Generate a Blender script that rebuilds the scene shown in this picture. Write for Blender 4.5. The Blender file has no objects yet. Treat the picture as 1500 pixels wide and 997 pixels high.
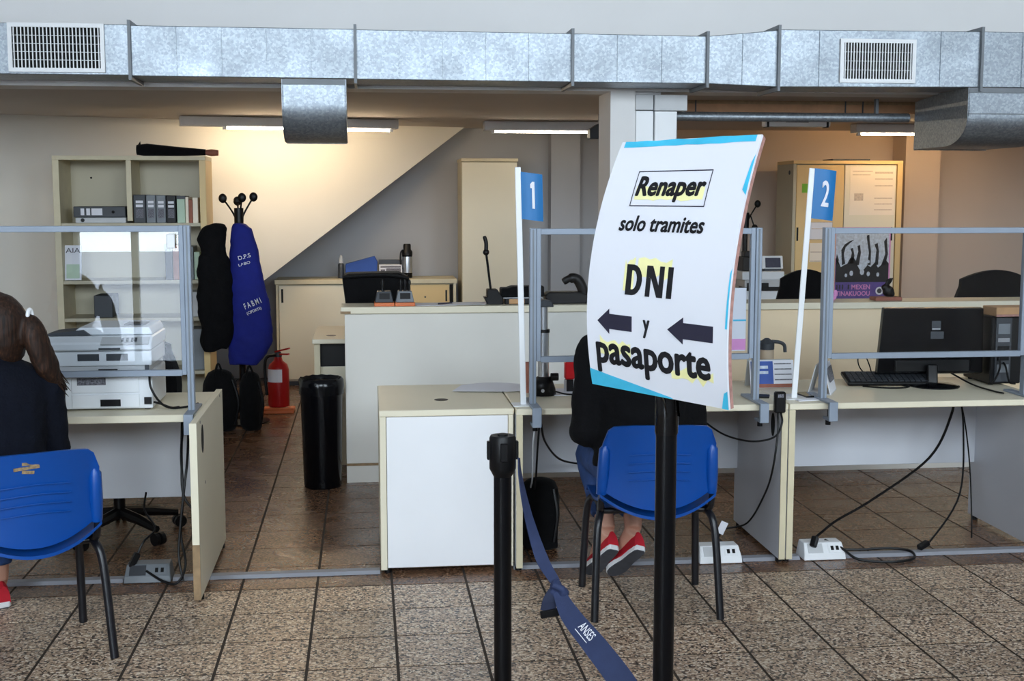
import bpy, bmesh, math, random
from mathutils import Vector, Matrix, Euler, noise as mnoise
random.seed(7)
scene = bpy.context.scene
COL = scene.collection
R = math.radians

# ------------------------------------------------------------------ camera
cam_d = bpy.data.cameras.new('camera')
cam_d.sensor_width = 36.0
cam_d.lens = 1850.0 / 1500.0 * 36.0
cam_d.clip_start = 0.05
cam = bpy.data.objects.new('camera', cam_d)
COL.objects.link(cam)
cam.location = (0, 0, 1.65)
cam.rotation_euler = (R(90 - 6.42), 0, R(-6.6))
scene.camera = cam

# ------------------------------------------------------------------ world, daylight, exposure
world = bpy.data.worlds.new('sky')
scene.world = world
world.use_nodes = True
wb = world.node_tree.nodes['Background']
wb.inputs['Color'].default_value = (0.80, 0.90, 1.0, 1)
wb.inputs['Strength'].default_value = 17.5
scene.view_settings.view_transform = 'Standard'
scene.view_settings.look = 'None'
scene.view_settings.gamma = 1.0
scene.view_settings.use_curve_mapping = False
scene.view_settings.exposure = 0.14
scene.cycles.use_denoising = True
scene.cycles.max_bounces = 10
scene.cycles.diffuse_bounces = 5
scene.cycles.transparent_max_bounces = 16
scene.cycles.sample_clamp_indirect = 6.0
scene.cycles.caustics_reflective = False
scene.cycles.caustics_refractive = False

# unseen windows and glazed door behind the camera; the windows are placed for their light
WIN = [(-3.6, -1.6), (-0.8, 1.2), (2.0, 4.0), (5.0, 7.2)]  # last window added to brighten the right end of the duct
WZ0, WZ1, FRONT_Y = 2.25, 4.15, -1.3
DOOR = (-2.75, -1.6, 0.0, 2.0)
def portal(name, x0, x1, z0, z1):
    l = bpy.data.lights.new(name, 'AREA')
    l.shape = 'RECTANGLE'; l.size = x1 - x0; l.size_y = z1 - z0
    l.cycles.is_portal = True
    o = bpy.data.objects.new(name, l); COL.objects.link(o)
    o.location = ((x0 + x1) / 2, FRONT_Y + 0.0, (z0 + z1) / 2)
    o.rotation_euler = (R(90), 0, 0)
for a, b in WIN: portal('window_daylight', a, b, WZ0, WZ1)
portal('door_daylight', DOOR[0], DOOR[1], DOOR[2], DOOR[3])

# ------------------------------------------------------------------ material helpers
def lin(c):
    out = []
    for v in c:
        v = v / 255.0
        out.append(v / 12.92 if v <= 0.04045 else ((v + 0.055) / 1.055) ** 2.4)
    return (*out, 1.0)
MATS = {}
def new_mat(name):
    m = bpy.data.materials.new(name); m.use_nodes = True
    nt = m.node_tree; return m, nt, nt.nodes['Principled BSDF']
def node(nt, t, **k):
    n = nt.nodes.new(t)
    for a, v in k.items():
        if a in n.inputs: n.inputs[a].default_value = v
        else: setattr(n, a, v)
    return n
def ramp(nt, stops, fac=None, interp='LINEAR'):
    n = nt.nodes.new('ShaderNodeValToRGB'); n.color_ramp.interpolation = interp
    e = n.color_ramp.elements
    while len(e) < len(stops): e.new(0.5)
    for el, (p, c) in zip(e, stops): el.position = p; el.color = c
    if fac is not None: nt.links.new(fac, n.inputs[0])
    return n
def mat(name, rgb, rough=0.5, metal=0.0, var=0.06, scale=6.0, bump=0.0, bscale=80.0, spec=0.5, coat=0.0, sheen=0.0):
    if name in MATS: return MATS[name]
    m, nt, b = new_mat(name)
    tc = node(nt, 'ShaderNodeTexCoord')
    n = node(nt, 'ShaderNodeTexNoise'); n.inputs['Scale'].default_value = scale; n.inputs['Detail'].default_value = 4
    nt.links.new(tc.outputs['Object'], n.inputs['Vector'])
    c = lin(rgb)
    lo = tuple(x * (1 - var) for x in c[:3]) + (1,); hi = tuple(min(1, x * (1 + var)) for x in c[:3]) + (1,)
    r = ramp(nt, [(0.3, lo), (0.7, hi)], n.outputs[0])
    nt.links.new(r.outputs[0], b.inputs['Base Color'])
    b.inputs['Roughness'].default_value = rough; b.inputs['Metallic'].default_value = metal
    b.inputs['Specular IOR Level'].default_value = spec
    if coat: b.inputs['Coat Weight'].default_value = coat
    if sheen: b.inputs['Sheen Weight'].default_value = sheen
    if bump:
        n2 = node(nt, 'ShaderNodeTexNoise'); n2.inputs['Scale'].default_value = bscale; n2.inputs['Detail'].default_value = 3
        nt.links.new(tc.outputs['Object'], n2.inputs['Vector'])
        bp = node(nt, 'ShaderNodeBump'); bp.inputs['Strength'].default_value = bump; bp.inputs['Distance'].default_value = 0.01
        nt.links.new(n2.outputs[0], bp.inputs['Height']); nt.links.new(bp.outputs[0], b.inputs['Normal'])
    MATS[name] = m
    return m
def glow(name, rgb, strength):
    m, nt, b = new_mat(name)
    b.inputs['Base Color'].default_value = lin(rgb)
    b.inputs['Emission Color'].default_value = lin(rgb); b.inputs['Emission Strength'].default_value = strength
    MATS[name] = m; return m
def glass(name, tint=(1, 1, 1, 1), ior=1.5):
    m, nt, b = new_mat(name); nt.nodes.remove(b)
    fr = node(nt, 'ShaderNodeFresnel'); fr.inputs['IOR'].default_value = ior
    t = node(nt, 'ShaderNodeBsdfTransparent'); t.inputs['Color'].default_value = tint
    g = node(nt, 'ShaderNodeBsdfGlossy'); g.inputs['Roughness'].default_value = 0.0
    mx = node(nt, 'ShaderNodeMixShader')
    nt.links.new(fr.outputs[0], mx.inputs[0]); nt.links.new(t.outputs[0], mx.inputs[1]); nt.links.new(g.outputs[0], mx.inputs[2])
    nt.links.new(mx.outputs[0], nt.nodes['Material Output'].inputs[0])
    MATS[name] = m; return m

# ---- special materials
def tile_material(key, chips, rough):
    m, nt, b = new_mat('terrazzo_' + key)
    geo = node(nt, 'ShaderNodeNewGeometry'); oi = node(nt, 'ShaderNodeObjectInfo')
    v = node(nt, 'ShaderNodeTexVoronoi'); v.inputs['Scale'].default_value = 120
    nt.links.new(geo.outputs['Position'], v.inputs['Vector'])
    sep = node(nt, 'ShaderNodeSeparateColor'); nt.links.new(v.outputs['Color'], sep.inputs[0])
    r = ramp(nt, [(q, lin(c)) for q, c in zip((0.0, 0.14, 0.28, 0.58, 0.78, 0.95), chips)], sep.outputs[0], 'CONSTANT')
    n = node(nt, 'ShaderNodeTexNoise'); n.inputs['Scale'].default_value = 420; n.inputs['Detail'].default_value = 2
    nt.links.new(geo.outputs['Position'], n.inputs['Vector'])
    r2 = ramp(nt, [(0.35, (0.72, 0.72, 0.72, 1)), (0.65, (1.18, 1.18, 1.18, 1))], n.outputs[0])
    mx = node(nt, 'ShaderNodeMix', data_type='RGBA', blend_type='MULTIPLY'); mx.inputs['Factor'].default_value = 1
    nt.links.new(r.outputs[0], mx.inputs['A']); nt.links.new(r2.outputs[0], mx.inputs['B'])
    r3 = ramp(nt, [(0.0, (0.84, 0.84, 0.84, 1)), (1.0, (1.1, 1.08, 1.06, 1))], oi.outputs['Random'])
    mx2 = node(nt, 'ShaderNodeMix', data_type='RGBA', blend_type='MULTIPLY'); mx2.inputs['Factor'].default_value = 1
    nt.links.new(mx.outputs['Result'], mx2.inputs['A']); nt.links.new(r3.outputs[0], mx2.inputs['B'])
    nt.links.new(mx2.outputs['Result'], b.inputs['Base Color'])
    n3 = node(nt, 'ShaderNodeTexNoise'); n3.inputs['Scale'].default_value = 5
    nt.links.new(geo.outputs['Position'], n3.inputs['Vector'])
    r4 = ramp(nt, [(0.3, (rough, rough, rough, 1)), (0.7, (rough + .14, rough + .14, rough + .14, 1))], n3.outputs[0])
    nt.links.new(r4.outputs[0], b.inputs['Roughness'])
    bp = node(nt, 'ShaderNodeBump'); bp.inputs['Strength'].default_value = 0.18; bp.inputs['Distance'].default_value = 0.004
    nt.links.new(n.outputs[0], bp.inputs['Height']); nt.links.new(bp.outputs[0], b.inputs['Normal'])
    MATS[key] = m
tile_material('tile', [(62, 52, 46), (124, 102, 84), (184, 156, 130), (206, 180, 152), (236, 220, 198), (82, 68, 58)], 0.32)
tile_material('tile_waxed', [(62, 44, 34), (92, 66, 50), (116, 84, 62), (130, 96, 72), (152, 118, 92), (72, 52, 40)], 0.2)
def galv_material():
    m, nt, b = new_mat('galvanised_sheet')
    tc = node(nt, 'ShaderNodeTexCoord')
    v = node(nt, 'ShaderNodeTexVoronoi'); v.inputs['Scale'].default_value = 90
    nt.links.new(tc.outputs['Object'], v.inputs['Vector'])
    sep = node(nt, 'ShaderNodeSeparateColor'); nt.links.new(v.outputs['Color'], sep.inputs[0])
    r = ramp(nt, [(0.0, lin((142, 150, 158))), (0.5, lin((154, 162, 170))), (1.0, lin((170, 178, 185)))], sep.outputs[0])
    nt.links.new(r.outputs[0], b.inputs['Base Color'])
    n = node(nt, 'ShaderNodeTexNoise'); n.inputs['Scale'].default_value = 4; n.inputs['Detail'].default_value = 5
    nt.links.new(tc.outputs['Object'], n.inputs['Vector'])
    r2 = ramp(nt, [(0.3, (0.40, 0.40, 0.40, 1)), (0.7, (0.52, 0.52, 0.52, 1))], n.outputs[0])
    nt.links.new(r2.outputs[0], b.inputs['Roughness'])
    b.inputs['Metallic'].default_value = 0.8
    n2 = node(nt, 'ShaderNodeTexNoise'); n2.inputs['Scale'].default_value = 3.0
    nt.links.new(tc.outputs['Object'], n2.inputs['Vector'])
    bp = node(nt, 'ShaderNodeBump'); bp.inputs['Strength'].default_value = 0.2; bp.inputs['Distance'].default_value = 0.03
    nt.links.new(n2.outputs[0], bp.inputs['Height']); nt.links.new(bp.outputs[0], b.inputs['Normal'])
    MATS['galv'] = m
galv_material()
mat('grout', (58, 47, 38), 0.95, var=0.15)
mat('wall_white', (232, 231, 230), 0.85, var=0.02, scale=2, bump=0.05, bscale=120)
mat('wall_stair', (232, 229, 220), 0.85, var=0.03, scale=1.5, bump=0.06, bscale=90)
mat('wall_grey', (172, 173, 176), 0.85, var=0.03, scale=1.5)
mat('wall_taupe', (205, 188, 172), 0.85, var=0.03, scale=1.5)
mat('ceiling', (198, 190, 182), 0.9, var=0.02, scale=2)
mat('melamine', (232, 224, 200), 0.42, var=0.02, scale=3)
mat('melamine_grey', (226, 223, 215), 0.45, var=0.02, scale=3)
mat('melamine_white', (238, 239, 242), 0.4, var=0.015, scale=3)
mat('melamine_tan', (226, 196, 138), 0.45, var=0.03, scale=3)
mat('melamine_dim', (190, 182, 158), 0.5, var=0.03, scale=3)
mat('panel_grey', (206, 209, 216), 0.45, var=0.02, scale=3)
mat('counter_cream', (240, 218, 182), 0.45, var=0.02, scale=3)  # warm light on the counter's right half put into the colour
mat('edge_beige', (214, 203, 172), 0.5, var=0.05, scale=12)
mat('edge_worn', (150, 124, 92), 0.7, var=0.2, scale=30)
mat('frame_alu', (142, 153, 168), 0.5, metal=0.1, var=0.04)
mat('alu', (208, 212, 218), 0.28, metal=0.9, var=0.04)
mat('strip_grey', (150, 152, 160), 0.55, var=0.06)
mat('black_plastic', (13, 13, 15), 0.42, var=0.15, spec=0.28)
mat('black_metal', (10, 10, 13), 0.3, var=0.1, spec=0.28)
mat('black_gloss', (8, 9, 13), 0.16, var=0.1, spec=0.28)
mat('black_fabric', (12, 12, 14), 0.95, spec=0.2, var=0.3, scale=20, bump=0.25, bscale=220, sheen=0.05)
mat('black_hole', (8, 8, 8), 0.9)
mat('dark_grey', (58, 62, 68), 0.5, var=0.1)
mat('mid_grey', (120, 126, 132), 0.5, var=0.08)
mat('light_grey', (196, 198, 200), 0.5, var=0.05)
mat('chair_blue', (4, 72, 154), 0.34, var=0.05, scale=5, bump=0.03, bscale=300)
mat('chair_black', (16, 17, 24), 0.35, var=0.1)
mat('belt', (40, 52, 88), 0.75, var=0.08, scale=30, bump=0.15, bscale=500)
mat('belt_knot', (28, 36, 62), 0.8, var=0.1, scale=30)
mat('white_plastic', (236, 238, 240), 0.35, var=0.015)
mat('white_paper', (229, 230, 237), 0.7, var=0.012)
mat('printer_white', (232, 236, 240), 0.35, var=0.015)
mat('ink_black', (18, 18, 24), 0.6, var=0.1)
mat('ink_navy', (38, 36, 56), 0.6, var=0.08)
mat('tape_cyan', (70, 190, 226), 0.3, var=0.12, scale=14)
mat('highlighter', (249, 243, 178), 0.7, var=0.06, scale=20)
mat('flag_blue', (14, 110, 174), 0.45, var=0.04)
mat('cardboard', (196, 154, 112), 0.85, var=0.1, scale=20)
mat('cardboard_edge', (176, 132, 122), 0.9, var=0.25, scale=60)
mat('red_paint', (178, 24, 26), 0.32, var=0.08)
mat('red_plastic', (205, 20, 30), 0.35, var=0.05)
mat('orange_plastic', (214, 116, 66), 0.45, var=0.06)
mat('apron_blue', (14, 28, 124), 0.85, var=0.12, scale=8, bump=0.2, bscale=200)
mat('jacket_black', (9, 9, 12), 0.9, spec=0.2, var=0.25, scale=10, bump=0.3, bscale=120)
mat('jacket_navy', (12, 16, 28), 0.9, spec=0.2, var=0.2, scale=10, bump=0.3, bscale=120)
mat('jeans', (42, 68, 118), 0.9, var=0.25, scale=18, bump=0.2, bscale=300)
mat('skin', (206, 156, 134), 0.55, var=0.06, scale=10)
mat('sneaker_red', (196, 24, 44), 0.75, var=0.1, scale=20, bump=0.2, bscale=300)
mat('sole_grey', (74, 76, 84), 0.8, var=0.12, scale=30)
mat('rubber_white', (238, 238, 240), 0.5, var=0.03)
def hair_material():
    m, nt, b = new_mat('hair_brown')
    tc = node(nt, 'ShaderNodeTexCoord'); mp = node(nt, 'ShaderNodeMapping'); mp.inputs['Scale'].default_value = (90, 90, 4)
    nt.links.new(tc.outputs['Object'], mp.inputs['Vector'])
    n = node(nt, 'ShaderNodeTexNoise'); n.inputs['Scale'].default_value = 1.6; n.inputs['Detail'].default_value = 4
    nt.links.new(mp.outputs[0], n.inputs['Vector'])
    r = ramp(nt, [(0.3, lin((20, 12, 8))), (0.55, lin((46, 28, 18))), (0.8, lin((82, 52, 34)))], n.outputs[0])
    nt.links.new(r.outputs[0], b.inputs['Base Color']); b.inputs['Roughness'].default_value = 0.6; b.inputs['Specular IOR Level'].default_value = 0.3
    bp = node(nt, 'ShaderNodeBump'); bp.inputs['Strength'].default_value = 0.35; bp.inputs['Distance'].default_value = 0.004
    nt.links.new(n.outputs[0], bp.inputs['Height']); nt.links.new(bp.outputs[0], b.inputs['Normal'])
    MATS['hair'] = m
hair_material()
mat('hair_dark', (30, 22, 18), 0.5, var=0.3, scale=40, bump=0.4, bscale=60)
mat('poster_purple', (92, 74, 150), 0.6, var=0.1, scale=20)
mat('poster_pink', (226, 150, 206), 0.6, var=0.08, scale=20)
mat('poster_sky', (198, 210, 224), 0.6, var=0.22, scale=40)
mat('poster_white', (226, 230, 236), 0.6, var=0.1, scale=60)
mat('green_note', (126, 190, 60), 0.7, var=0.05)
mat('paper_warm', (244, 232, 214), 0.75, var=0.02)
mat('paper_green', (190, 212, 190), 0.75, var=0.05)
mat('book_brown', (150, 92, 74), 0.7, var=0.12, scale=30)
mat('box_blue', (22, 70, 158), 0.5, var=0.06)
mat('bottle_tan', (186, 168, 146), 0.4, var=0.05)
mat('salmon', (240, 180, 156), 0.6, var=0.06)
mat('screen_dark', (50, 50, 70), 0.25, var=0.15, scale=50)
mat('wood_rail', (176, 132, 96), 0.6, var=0.12, scale=14)
mat('sticker_brown', (150, 128, 96), 0.8, var=0.35, scale=120)
mat('print_faint', (206, 190, 172), 0.8, var=0.15, scale=60)
mat('print_marks', (110, 110, 118), 0.8, var=0.7, scale=160)
glass('acrylic', (0.965, 0.975, 0.985, 1), 1.49)
glass('window_glass', (0.97, 0.98, 0.98, 1), 1.5)
glow('tube_warm', (255, 228, 190), 170.0)
glow('tube_white', (255, 240, 214), 34.0)
glow('tube_amber', (255, 212, 156), 95.0)

# ------------------------------------------------------------------ mesh helpers
LOC = {}
class MB:
    def __init__(s): s.v = []; s.f = []
    def add(s, vs, fs):
        o = len(s.v); s.v += [Vector(p) for p in vs]; s.f += [[i + o for i in f] for f in fs]; return s
    def box(s, x0, x1, y0, y1, z0, z1):
        return s.add([(x0, y0, z0), (x1, y0, z0), (x1, y1, z0), (x0, y1, z0), (x0, y0, z1), (x1, y0, z1), (x1, y1, z1), (x0, y1, z1)],
                     [(0, 3, 2, 1), (4, 5, 6, 7), (0, 1, 5, 4), (1, 2, 6, 5), (2, 3, 7, 6), (3, 0, 4, 7)])
    def obox(s, c, size, rot=(0, 0, 0)):
        m = Euler(rot).to_matrix(); hx, hy, hz = (k / 2 for k in size); c = Vector(c)
        vs = [c + m @ Vector(p) for p in [(-hx, -hy, -hz), (hx, -hy, -hz), (hx, hy, -hz), (-hx, hy, -hz), (-hx, -hy, hz), (hx, -hy, hz), (hx, hy, hz), (-hx, hy, hz)]]
        return s.add(vs, [(0, 3, 2, 1), (4, 5, 6, 7), (0, 1, 5, 4), (1, 2, 6, 5), (2, 3, 7, 6), (3, 0, 4, 7)])
    def beam(s, p0, p1, w, d, upv=(0, 0, 1)):
        p0 = Vector(p0); p1 = Vector(p1); t = (p1 - p0).normalized(); u = Vector(upv)
        a = t.cross(u)
        if a.length < 1e-4: a = t.cross(Vector((0, 1, 0)))
        a.normalize(); b = a.cross(t).normalized()
        vs = []
        for p in (p0, p1):
            for i, j in ((-1, -1), (1, -1), (1, 1), (-1, 1)): vs.append(p + a * (w / 2 * i) + b * (d / 2 * j))
        return s.add(vs, [(0, 3, 2, 1), (4, 5, 6, 7), (0, 1, 5, 4), (1, 2, 6, 5), (2, 3, 7, 6), (3, 0, 4, 7)])
    def loft(s, rings, cap=True):
        n = len(rings[0]); vs = [p for r in rings for p in r]; fs = []
        for i in range(len(rings) - 1):
            for j in range(n):
                fs.append((i * n + j, i * n + (j + 1) % n, (i + 1) * n + (j + 1) % n, (i + 1) * n + j))
        if cap:
            fs.append(tuple(reversed(range(n)))); fs.append(tuple(range((len(rings) - 1) * n, len(rings) * n)))
        return s.add(vs, fs)
    def tube(s, pts, r, n=8, flat=None):
        pts = [Vector(p) for p in pts]; rs = r if isinstance(r, (list, tuple)) else [r] * len(pts)
        rings = []; prev = None
        for i, p in enumerate(pts):
            t = (pts[min(i + 1, len(pts) - 1)] - pts[max(i - 1, 0)])
            if t.length < 1e-7: t = Vector((0, 0, 1))
            t.normalize()
            if prev is None:
                a = t.cross(Vector((0, 0, 1)))
                if a.length < 1e-3: a = t.cross(Vector((0, 1, 0)))
            else: a = prev - t * prev.dot(t)
            a.normalize(); prev = a; b = t.cross(a)
            fl = 1.0 if flat is None else flat
            rings.append([p + a * (math.cos(k * 2 * math.pi / n) * rs[i]) + b * (math.sin(k * 2 * math.pi / n) * rs[i] * fl) for k in range(n)])
        return s.loft(rings)
    def cyl(s, p0, p1, r0, r1=None, n=16): return s.tube([p0, p1], [r0, r0 if r1 is None else r1], n)
    def lathe(s, c, prof, n=20):
        c = Vector(c)
        return s.loft([[c + Vector((r * math.cos(k * 2 * math.pi / n), r * math.sin(k * 2 * math.pi / n), z)) for k in range(n)] for r, z in prof])
    def ball(s, c, r, n=12, sc=(1, 1, 1)):
        c = Vector(c); rings = []
        for i in range(n + 1):
            a = -math.pi / 2 + math.pi * i / n; rr = max(r * math.cos(a), r * 0.02)
            rings.append([c + Vector((rr * math.cos(k * 2 * math.pi / n) * sc[0], rr * math.sin(k * 2 * math.pi / n) * sc[1], r * math.sin(a) * sc[2])) for k in range(n)])
        return s.loft(rings)
    def prism(s, poly, axis, lo, hi):
        def P(u, v, w): return {'x': (w, u, v), 'y': (u, w, v), 'z': (u, v, w)}[axis]
        n = len(poly)
        return s.add([P(u, v, lo) for u, v in poly] + [P(u, v, hi) for u, v in poly],
                     [tuple(range(n)), tuple(range(2 * n - 1, n - 1, -1))] + [(i, i + n, (i + 1) % n + n, (i + 1) % n) for i in range(n)])
    def sheet(s, fn, nu, nv, th):
        """thick curved sheet: fn(u,v)->(point, normal)"""
        A = []; B = []
        for j in range(nv + 1):
            for i in range(nu + 1):
                p, nn = fn(i / nu, j / nv); p = Vector(p); nn = Vector(nn)
                A.append(p); B.append(p + nn * th)
        N = len(A); W = nu + 1; fs = []
        for j in range(nv):
            for i in range(nu):
                a, b, c, d = j * W + i, j * W + i + 1, (j + 1) * W + i + 1, (j + 1) * W + i
                fs.append((a, d, c, b)); fs.append((a + N, b + N, c + N, d + N))
        for i in range(nu):
            fs.append((i, i + 1, i + 1 + N, i + N)); k = nv * W + i; fs.append((k + 1, k, k + N, k + 1 + N))
        for j in range(nv):
            k = j * W; fs.append((k + W, k, k + N, k + W + N)); k = j * W + nu; fs.append((k, k + W, k + W + N, k + N))
        return s.add(A + B, fs)
    def xf(s, m):
        s.v = [m @ p for p in s.v]; return s
    def mesh(s, name, loc=(0, 0, 0), smooth=False, bevel=0.0, segs=1, merge=False):
        me = bpy.data.meshes.new(name); L = Vector(loc)
        me.from_pydata([tuple(p - L) for p in s.v], [], s.f)
        bm = bmesh.new(); bm.from_mesh(me)
        if merge: bmesh.ops.remove_doubles(bm, verts=bm.verts, dist=1e-5)
        bmesh.ops.recalc_face_normals(bm, faces=bm.faces)
        if bevel:
            es = [e for e in bm.edges if len(e.link_faces) == 2 and e.calc_face_angle(0) > R(35)]
            bmesh.ops.bevel(bm, geom=es, offset=bevel, segments=segs, affect='EDGES', profile=0.6, clamp_overlap=True)
        bm.to_mesh(me); bm.free()
        if smooth:
            me.polygons.foreach_set('use_smooth', [True] * len(me.polygons))
            try: me.set_sharp_from_angle(angle=R(40))
            except Exception: pass
        return me
    def build(s, name, material, parent=None, smooth=False, bevel=0.0, segs=1, loc=None, label=None, merge=False):
        L = LOC.get(parent.name_full, Vector((0, 0, 0))) if parent is not None else Vector(loc or (0, 0, 0))
        me = s.mesh(name, L, smooth, bevel, segs, merge)
        me.materials.append(MATS[material] if isinstance(material, str) else material)
        o = bpy.data.objects.new(name, me); COL.objects.link(o)
        if parent is not None: o.parent = parent
        else: o.location = L
        LOC[o.name_full] = L
        if label: o['label'] = label
        return o
def thing(name, label, cat, loc=(0, 0, 0), group=None):
    o = bpy.data.objects.new(name, None); COL.objects.link(o)
    o.empty_display_size = 0.05
    o.location = loc; o['label'] = label; o['category'] = cat
    if group: o['group'] = group
    LOC[o.name_full] = Vector(loc); return o
def tag(o, label, cat, group=None):
    o['label'] = label; o['category'] = cat
    if group: o['group'] = group
    return o
def struct(o, label=None):
    o['kind'] = 'structure'
    if label: o['label'] = label
    return o
def copy_tree(o, parent=None):
    c = o.copy(); COL.objects.link(c); c.parent = parent
    for ch in list(o.children): copy_tree(ch, c)
    return c
def curve_pts(ctrl, n=8):
    """Catmull-Rom through the control points"""
    P = [Vector(p) for p in ctrl]; P = [P[0] * 2 - P[1]] + P + [P[-1] * 2 - P[-2]]
    out = []
    for i in range(1, len(P) - 2):
        for k in range(n):
            t = k / n; a, b, c, d = P[i - 1], P[i], P[i + 1], P[i + 2]
            out.append(0.5 * ((2 * b) + (c - a) * t + (2 * a - 5 * b + 4 * c - d) * t * t + (3 * b - a - 3 * c + d) * t ** 3))
    out.append(P[-2]); return out
def text_mb(txt, size=1.0, weight=0.0, shear=0.0, align='LEFT', spacing=1.0):
    """outline lettering as a flat MB in the xy plane (x along the writing, y up)"""
    cu = bpy.data.curves.new('lettering', 'FONT'); cu.body = txt; cu.size = size; cu.offset = weight; cu.shear = shear
    cu.align_x = align; cu.fill_mode = 'FRONT'; cu.space_character = spacing; cu.resolution_u = 3
    o = bpy.data.objects.new('lettering', cu); COL.objects.link(o)
    dg = bpy.context.evaluated_depsgraph_get(); dg.update()
    me = bpy.data.meshes.new_from_object(o.evaluated_get(dg))
    mb = MB(); mb.add([v.co.copy() for v in me.vertices], [tuple(p.vertices) for p in me.polygons])
    bpy.data.objects.remove(o); bpy.data.curves.remove(cu); bpy.data.meshes.remove(me)
    return mb
def fit_text(txt, x0, x1, y0, y1, **k):
    mb = text_mb(txt, **k)
    xs = [p.x for p in mb.v]; ys = [p.y for p in mb.v]
    ax, bx, ay, by = min(xs), max(xs), min(ys), max(ys)
    mb.v = [Vector((x0 + (p.x - ax) / (bx - ax) * (x1 - x0), y0 + (p.y - ay) / (by - ay) * (y1 - y0), 0)) for p in mb.v]
    return mb
def bold(txt, x0, x1, y0, y1, dx, dy, **k):
    """heavy lettering: the outline letters thickened by shifted copies"""
    t = fit_text(txt, x0 + dx, x1 - dx, y0 + dy, y1 - dy, **k); mb = MB()
    for a, b in ((0, 0), (-dx, 0), (dx, 0), (0, dy), (0, -dy), (-dx * .7, dy * .7), (dx * .7, dy * .7), (-dx * .7, -dy * .7), (dx * .7, -dy * .7)):
        mb.add([p + Vector((a, b, 0)) for p in t.v], t.f)
    return mb
def remesh_build(mb, name, material, parent, voxel=0.01, it=6, fac=0.5, disp=0.0, dscale=8.0):
    """fuse overlapping lofts into one continuous surface"""
    me = mb.mesh(name + '_src', LOC.get(parent.name_full, Vector()))
    o = bpy.data.objects.new(name + '_src', me); COL.objects.link(o)
    rm = o.modifiers.new('r', 'REMESH'); rm.mode = 'VOXEL'; rm.voxel_size = voxel; rm.use_smooth_shade = True
    sm = o.modifiers.new('s', 'SMOOTH'); sm.iterations = it; sm.factor = fac
    dg = bpy.context.evaluated_depsgraph_get(); dg.update()
    m2 = bpy.data.meshes.new_from_object(o.evaluated_get(dg)); m2.name = name
    bpy.data.objects.remove(o); bpy.data.meshes.remove(me)
    if disp:
        for v in m2.vertices:
            k = mnoise.fractal(v.co * dscale, 1.0, 2.0, 3)
            v.co += v.normal * (disp * k)
    m2.polygons.foreach_set('use_smooth', [True] * len(m2.polygons))
    m2.materials.clear(); m2.materials.append(MATS[material])
    p = bpy.data.objects.new(name, m2); COL.objects.link(p); p.parent = parent; LOC[p.name_full] = LOC.get(parent.name_full, Vector())
    return p
def ering(c, rx, ry, ax=(1, 0, 0), ay=(0, 1, 0), n=16):
    c = Vector(c); ax = Vector(ax).normalized(); ay = Vector(ay).normalized()
    return [c + ax * (rx * math.cos(k * 2 * math.pi / n)) + ay * (ry * math.sin(k * 2 * math.pi / n)) for k in range(n)]
# ================================================================== SETTING
ZC = 2.29            # underside of the mezzanine
FY = 7.6             # face of the mezzanine beam
BY = 11.75           # back wall
XL, XR = -5.0, 8.0
HZ = 4.6
# ---- floor with single tiles
TS = 0.32; TX0 = 0.095; TY0 = 4.34
floor_o = struct(MB().box(XL, XR, FRONT_Y, BY + 0.1, -0.12, -0.0018).build('floor', 'grout'), 'speckled brown terrazzo tile floor')
tile_me = MB().box(-TS / 2 + 0.0055, TS / 2 - 0.0055, -TS / 2 + 0.0055, TS / 2 - 0.0055, -0.0018, 0.0).mesh('tile')
tile_me.materials.append(MATS['tile'])
tile_in = tile_me.copy(); tile_in.materials.clear(); tile_in.materials.append(MATS['tile_waxed'])   # waxed tiles on the staff side
def visible(cx, cy):
    d = Vector((cx, cy, 0)) - Vector((0, 0, 1.65))
    m = cam.rotation_euler.to_matrix().transposed() @ d
    if m.z > -0.1: return False
    px = 750 + 1850 * m.x / -m.z; py = 498.5 - 1850 * m.y / -m.z
    return -70 < px < 1570 and py < 1060
near = []; rest = []
for j in range(-24, 23):
    for i in range(-16, 25):
        cx = TX0 + (i + 0.5) * TS; cy = TY0 + (j + 0.5) * TS
        if cy < FRONT_Y + 0.2 or cy > BY or cx < XL + 0.1 or cx > XR - 0.1: continue
        hid = (cy > 7.4 and cx > 0.0)
        (near if visible(cx, cy) and not hid else rest).append((cx, cy))
near.sort(key=lambda p: p[1]); rest += near[298:]; near = near[:298]
for cx, cy in near:
    t = bpy.data.objects.new('tile', tile_me if cy < 5.31 else tile_in); COL.objects.link(t); t.parent = floor_o
    t.location = (cx, cy, 0)
for key, sel in (('tile', [q for q in rest if q[1] < 5.31]), ('tile_waxed', [q for q in rest if q[1] >= 5.31])):
    mbt = MB()
    for cx, cy in sel: mbt.box(cx - TS / 2 + 0.0055, cx + TS / 2 - 0.0055, cy - TS / 2 + 0.0055, cy + TS / 2 - 0.0055, -0.0018, 0)
    t = mbt.build('tile_field', key, floor_o); t['kind'] = 'stuff'
struct(MB().box(-30, 30, -30, FRONT_Y - 0.2, -0.14, -0.02).build('ground', 'strip_grey'), 'pavement outside the entrance')

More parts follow.
